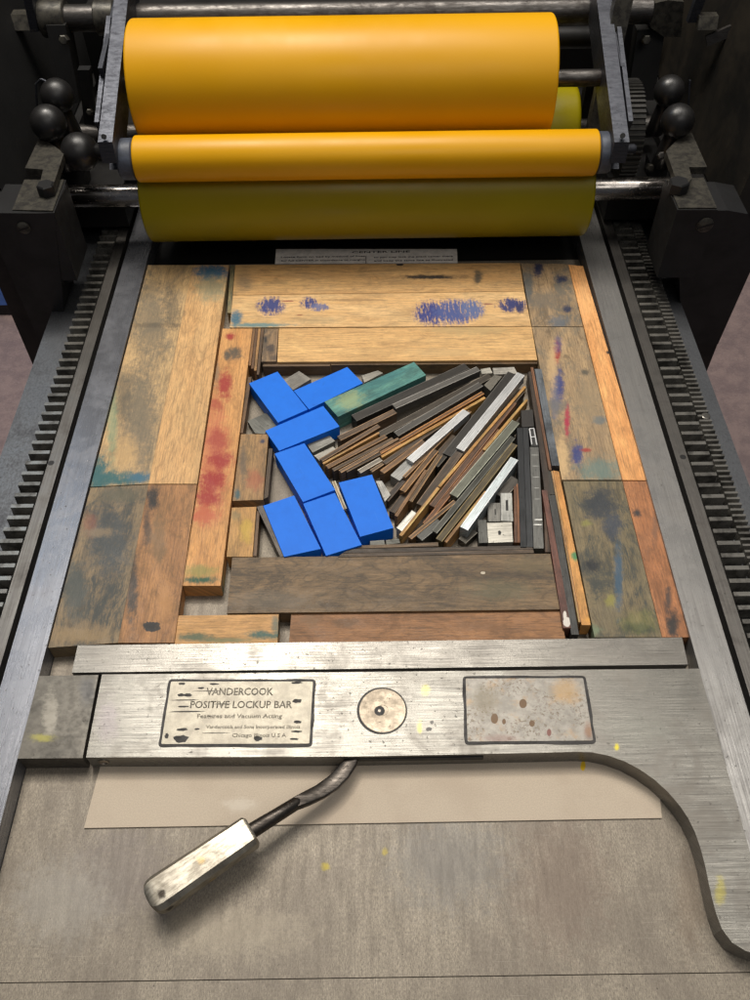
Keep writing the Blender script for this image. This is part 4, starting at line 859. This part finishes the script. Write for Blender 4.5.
# gear on the right
gx = PY(641, 130, 690).x; gc = Vector((gx - 15, 712, 78)); bm = bmesh.new(); nt = 60; R0, R1 = 42, 43.6
rings = []
for xx in (0, 14):
    ring = []
    for k in range(nt):
        for da, rr in ((0, R0), (.28, R0), (.42, R1), (.72, R1), (.86, R0)):
            an = 2 * math.pi * (k + da) / nt; ring.append(bm.verts.new(gc + Vector((xx, math.cos(an) * rr, math.sin(an) * rr))))
    rings.append(ring)
n = len(rings[0])
bm.faces.new(rings[0]); bm.faces.new(list(reversed(rings[1])))
for k in range(n): bm.faces.new((rings[0][k], rings[0][(k + 1) % n], rings[1][(k + 1) % n], rings[1][k]))
emit('gear', bm, simple('gear_iron', (44, 42, 38), 0.5, 0.3), car)
# ball knobs
def knob(px, py, Y, rpx, neck_dir, nl, name='ball_knob'):
    c = PY(px, py, Y); dist = (c - CAM).dot(ROT @ Vector((0, 0, -1))); r = rpx * dist / FPX
    prof = [(-nl, r * .62), (-r * 1.0, r * .46)]
    for k in range(0, 19):
        a = math.pi * (0.13 + 0.87 * k / 18); prof.append((-math.cos(a) * r, math.sin(a) * r if k < 18 else 0))
    bm = bmesh.new(); lathe(bm, c, -neck_dir, prof, 40); return emit(name, bm, M_ball, car, None, smooth=True, angle=60)
down = Vector((0, 0.25, -1))
knob(57.5, 96, 700, 16.5, down, 40); knob(48.5, 123, 672, 17.5, down, 44); knob(80, 152, 655, 18.5, XA, 28)
knob(669, 91, 700, 15, down, 40); knob(677.5, 121, 672, 16.5, down, 44)
# bearing blocks with slotted clamps, screws
def bearing(sgn, low_q, zl, up_poly, zu, name):
    e = empty(name, P(*low_q[0], zl), None, None); e.parent = car; e.location = e.location - car.location
    q = [P(a, b, zl) for a, b in low_q]; bm = bmesh.new(); prism(bm, q, zl - 62); emit('block', bm, M_black, e, None, 0.8)
    ctr = sum(q, Vector()) / 4; q = [p.lerp(ctr, 0.06) + ZA * 1.2 for p in q]; bm = bmesh.new(); prism(bm, q, zl - 1); emit('wear_plate', bm, M_iron, e, None, 0.4)
    q = [P(a, b, zu) for a, b in up_poly]; bm = bmesh.new(); prism(bm, q, zu - 6); emit('slotted_clamp', bm, M_iron, e, None, 0.5)
    return e
FY = 575.0
zl = PY(54, 213, FY).z
zr = PY(677.5, 210, FY).z
ebl = bearing(-1, [(11, 212), (54, 213), (66, 180), (24, 180)], zl, [(40, 136), (64, 153), (53, 185.5), (39.5, 185), (43, 169.5), (25, 168)], zl + 9, 'bearing_block')
ebr = bearing(1, [(677.5, 210), (718, 210), (704, 178), (665, 180)], zr, [(666, 151), (684, 133), (692, 133), (707, 167), (689, 167), (692, 178), (687.7, 183.5), (677.5, 183.5)], zr + 9, 'bearing_block')
for e, (px, py, r) in ((ebl, (48, 193, 7)), (ebr, (677, 190, 8))):
    c = P(px, py, (zl if e is ebl else zr) + 2); bm = bmesh.new(); lathe(bm, c, ZA, [(-1, r), (7, r), (8, r - 1)], 6); emit('bolt_head', bm, M_black, e)
# front faces of the side frames: black plates hanging outside the table
def sideframe(poly_px, th):
    q = [PY(a, b, FY) for a, b in poly_px]
    bm = bmesh.new(); F_ = [bm.verts.new(p) for p in q]; K_ = [bm.verts.new(p + YA * th) for p in q]
    bm.faces.new(F_); bm.faces.new(list(reversed(K_)))
    for i in range(len(q)): bm.faces.new((F_[i], K_[i], K_[(i + 1) % len(q)], F_[(i + 1) % len(q)]))
    return emit('side_frame', bm, M_black, car, None, 1.5, 2)
sl = sideframe([(-18, 213), (54, 213.5), (62, 290), (70, 400), (52, 400), (38, 338), (0, 252)], 40)
sr = sideframe([(677.5, 210.5), (728, 210.5), (748, 214), (762, 250), (752, 268), (718, 344), (690, 344), (680, 300)], 40)
for sf, (px, py, r) in ((sl, (24, 227.5, 5)), (sr, (704.7, 224.5, 6.4))):
    c = PY(px, py, FY); bm = bmesh.new(); lathe(bm, c, -YA, [(-1, r), (1.2, r), (2.0, r - 1.2), (2.1, 0)], 28); s_ = emit('screw', bm, M_iron, sf, smooth=True)
    bm = bmesh.new(); obox(bm, c - YA * 2.1, Vector((1, 0, 0.35)), Vector((-.35, 0, 1)), YA, r * .95, 0.7, 0.25); emit('slot', bm, M_inner, s_)
# inner cheeks (dark walls either side, leaning outward as the photo shows) and rear body
M_cheek = simple('cheek_iron', (18, 17, 15), 0.5, 0.0, 0.4, 0.012, c2=(36, 30, 20))
M_cheek_dark = simple('cheek_iron_dark', (22, 22, 22), 0.55, 0.0, 0.4, 0.012)
for pts in ([(-275, 600, 62), (-275, 1050, 62), (-330, 1050, 330), (-330, 640, 330)], [(292, 600, 62), (292, 1050, 62), (340, 1050, 330), (340, 640, 330)]):
    s = -1 if pts[0][0] < 0 else 1
    bm = bmesh.new(); A_ = [bm.verts.new(p) for p in pts]; B2 = [bm.verts.new((p[0] + s * 14, p[1], p[2])) for p in pts]
    bm.faces.new(A_); bm.faces.new(list(reversed(B2)))
    for i in range(4): bm.faces.new((A_[i], B2[i], B2[(i + 1) % 4], A_[(i + 1) % 4]))
    emit('cheek', bm, M_cheek if s > 0 else M_cheek_dark, car, None, 1.5)
for x0, x1 in ((-330, -268), (268, 340)):
    bm = bmesh.new(); box(bm, x0, x1, 632, 1100, -300, 60); emit('side_casting', bm, M_inner, car, bevel=2)
bm = bmesh.new(); box(bm, -330, 340, 1000, 1020, 20, 330); emit('rear_panel', bm, M_inner, car)
for x0, x1 in ((-268, -212), (214, 268)):
    bm = bmesh.new(); box(bm, x0, x1, 672, 1000, 19, 52); emit('undercarriage', bm, M_inner, car, bevel=2)
bm = bmesh.new(); box(bm, -268, 280, 860, 1000, 20, 120); emit('gear_case', bm, M_inner, car, bevel=3)
# hex bracket and clips at the upper right, bracket at upper left
q = [PY(a, b, 770) for a, b in ((652, 4), (668, 0), (684, 2), (681, 37), (664, 37), (651, 28))]
bm = bmesh.new(); F_ = [bm.verts.new(p) for p in q]; K_ = [bm.verts.new(p + YA * 24) for p in q]
bm.faces.new(F_); bm.faces.new(list(reversed(K_)))
for i in range(6): bm.faces.new((F_[i], K_[i], K_[(i + 1) % 6], F_[(i + 1) % 6]))
emit('rod_bracket', bm, M_iron, car, None, 1.0)
def pat(px, py, Y, u, v, n, hu, hv, hn, mat, name, par=car, bev=0.6):
    bm = bmesh.new(); obox(bm, PY(px, py, Y), u, v, n, hu, hv, hn); return emit(name, bm, mat, par, None, bev)
M_brass = simple('dull_brass', (128, 112, 78), 0.4, 0.7)
pat(697, 6, 760, Vector((.1, 0, 1)), XA, YA, 12, 4, 3, M_arm, 'clip')
pat(707, 21, 755, XA, Vector((0, .5, 1)), YA, 8, 5, 4, M_iron, 'clip')
pat(722, 34, 750, Vector((1, 0, .45)), Vector((-.45, .3, 1)), YA, 13, 4, 1.5, M_rod, 'thumb_tab')
pat(32, 5, 770, Vector((.1, 0, 1)), XA, YA, 18, 3.5, 8, M_arm, 'clip')
pat(18, 20, 770, XA, Vector((0, .6, 1)), YA, 16, 6, 5, M_iron, 'clip')
# wire loops behind knobs
def wire(pl_, r=0.9):
    cu = [PY(a, b, c) for a, b, c in pl_]; bm = bmesh.new()
    for p, q in zip(cu, cu[1:]): rod(bm, p, q, r, 8, 0.1)
    emit('wire', bm, M_arm, car, None, smooth=True)
wire([(37, 112, 700), (36, 84, 702), (41, 79, 702), (47, 82, 702)]); wire([(688, 110, 700), (690, 80, 704)])
pat(612, 50, 722, Vector((.1, .3, 1)), XA, YA, 60, 7, 5, M_iron, 'rear_arm')
arm(xr_ + 9, 3.5, (617, 31), (623, 66), 14, 0, 'guide_strip'); arm(xr_ + 10, 3.5, (625, 73), (631, 121), 14, 0, 'guide_strip')
c = PY(633, 149, 640); bm = bmesh.new(); lathe(bm, c, XA, [(-8, 3.5), (0, 4), (2, 3), (3, 0)], 20); emit('pin', bm, M_arm, car, smooth=True)
c = PY(661.5, 155.5, 650); bm = bmesh.new(); lathe(bm, c, Vector((0, -1, .6)), [(-4, 3.0), (0, 3.0), (.6, 2.2)], 6); emit('nut', bm, M_rod, car)
for i, (px, py, Y, u, v, hu, hv, hn, mt) in enumerate((
    (66, 60, 760, XA, Vector((0, .3, 1)), 8, 30, 10, M_inner), (88, 98, 740, Vector((.15, 0, 1)), XA, 26, 5, 4, M_black), (70, 178, 690, XA, Vector((0, .4, 1)), 16, 10, 8, M_black), (22, 60, 800, Vector((.2, 0, 1)), XA, 46, 5, 6, M_black),
    (644, 62, 780, XA, Vector((0, .3, 1)), 12, 28, 8, M_inner), (655, 175, 690, XA, Vector((0, .4, 1)), 8, 14, 8, M_black), (700, 100, 800, Vector((-.2, 0, 1)), XA, 40, 5, 6, M_black), (590, 118, 740, XA, ZA, 10, 34, 6, M_inner))):
    pat(px, py, Y, u, v, YA, hu, hv, hn, mt, 'bracket')
for (px, py, Y, rr) in ((64, 40, 745, 4), (90, 112, 733, 3), (646, 40, 768, 4), (650, 168, 680, 3.5), (22, 96, 770, 4), (712, 118, 770, 3.5), (60, 172, 680, 3)):
    c = PY(px, py, Y); bm = bmesh.new(); lathe(bm, c, Vector((0, -1, .35)), [(-4, rr), (2, rr), (2.6, rr - .8)], 6); emit('bolt_head', bm, M_iron, car)
# beige boards far behind, above the rod
bd = empty('board', (0, 1090, -900), 'pale tan boards seen in the gap above the top rod, behind the press', 'board')
for (p0, p1) in ((159, 212), (230, 450), (520, 566)):
    A_ = PY(p0, 2.5, 1100); B2 = PY(p1, 2.5, 1100); bm = bmesh.new(); box(bm, A_.x, B2.x, 1100, 1112, A_.z, A_.z + 120); emit('panel', bm, simple('tan_board', (186, 158, 112), 0.7), bd)
bm = bmesh.new(); box(bm, -400, 400, 1113, 1120, -900, 700); emit('backing', bm, M_inner, bd)
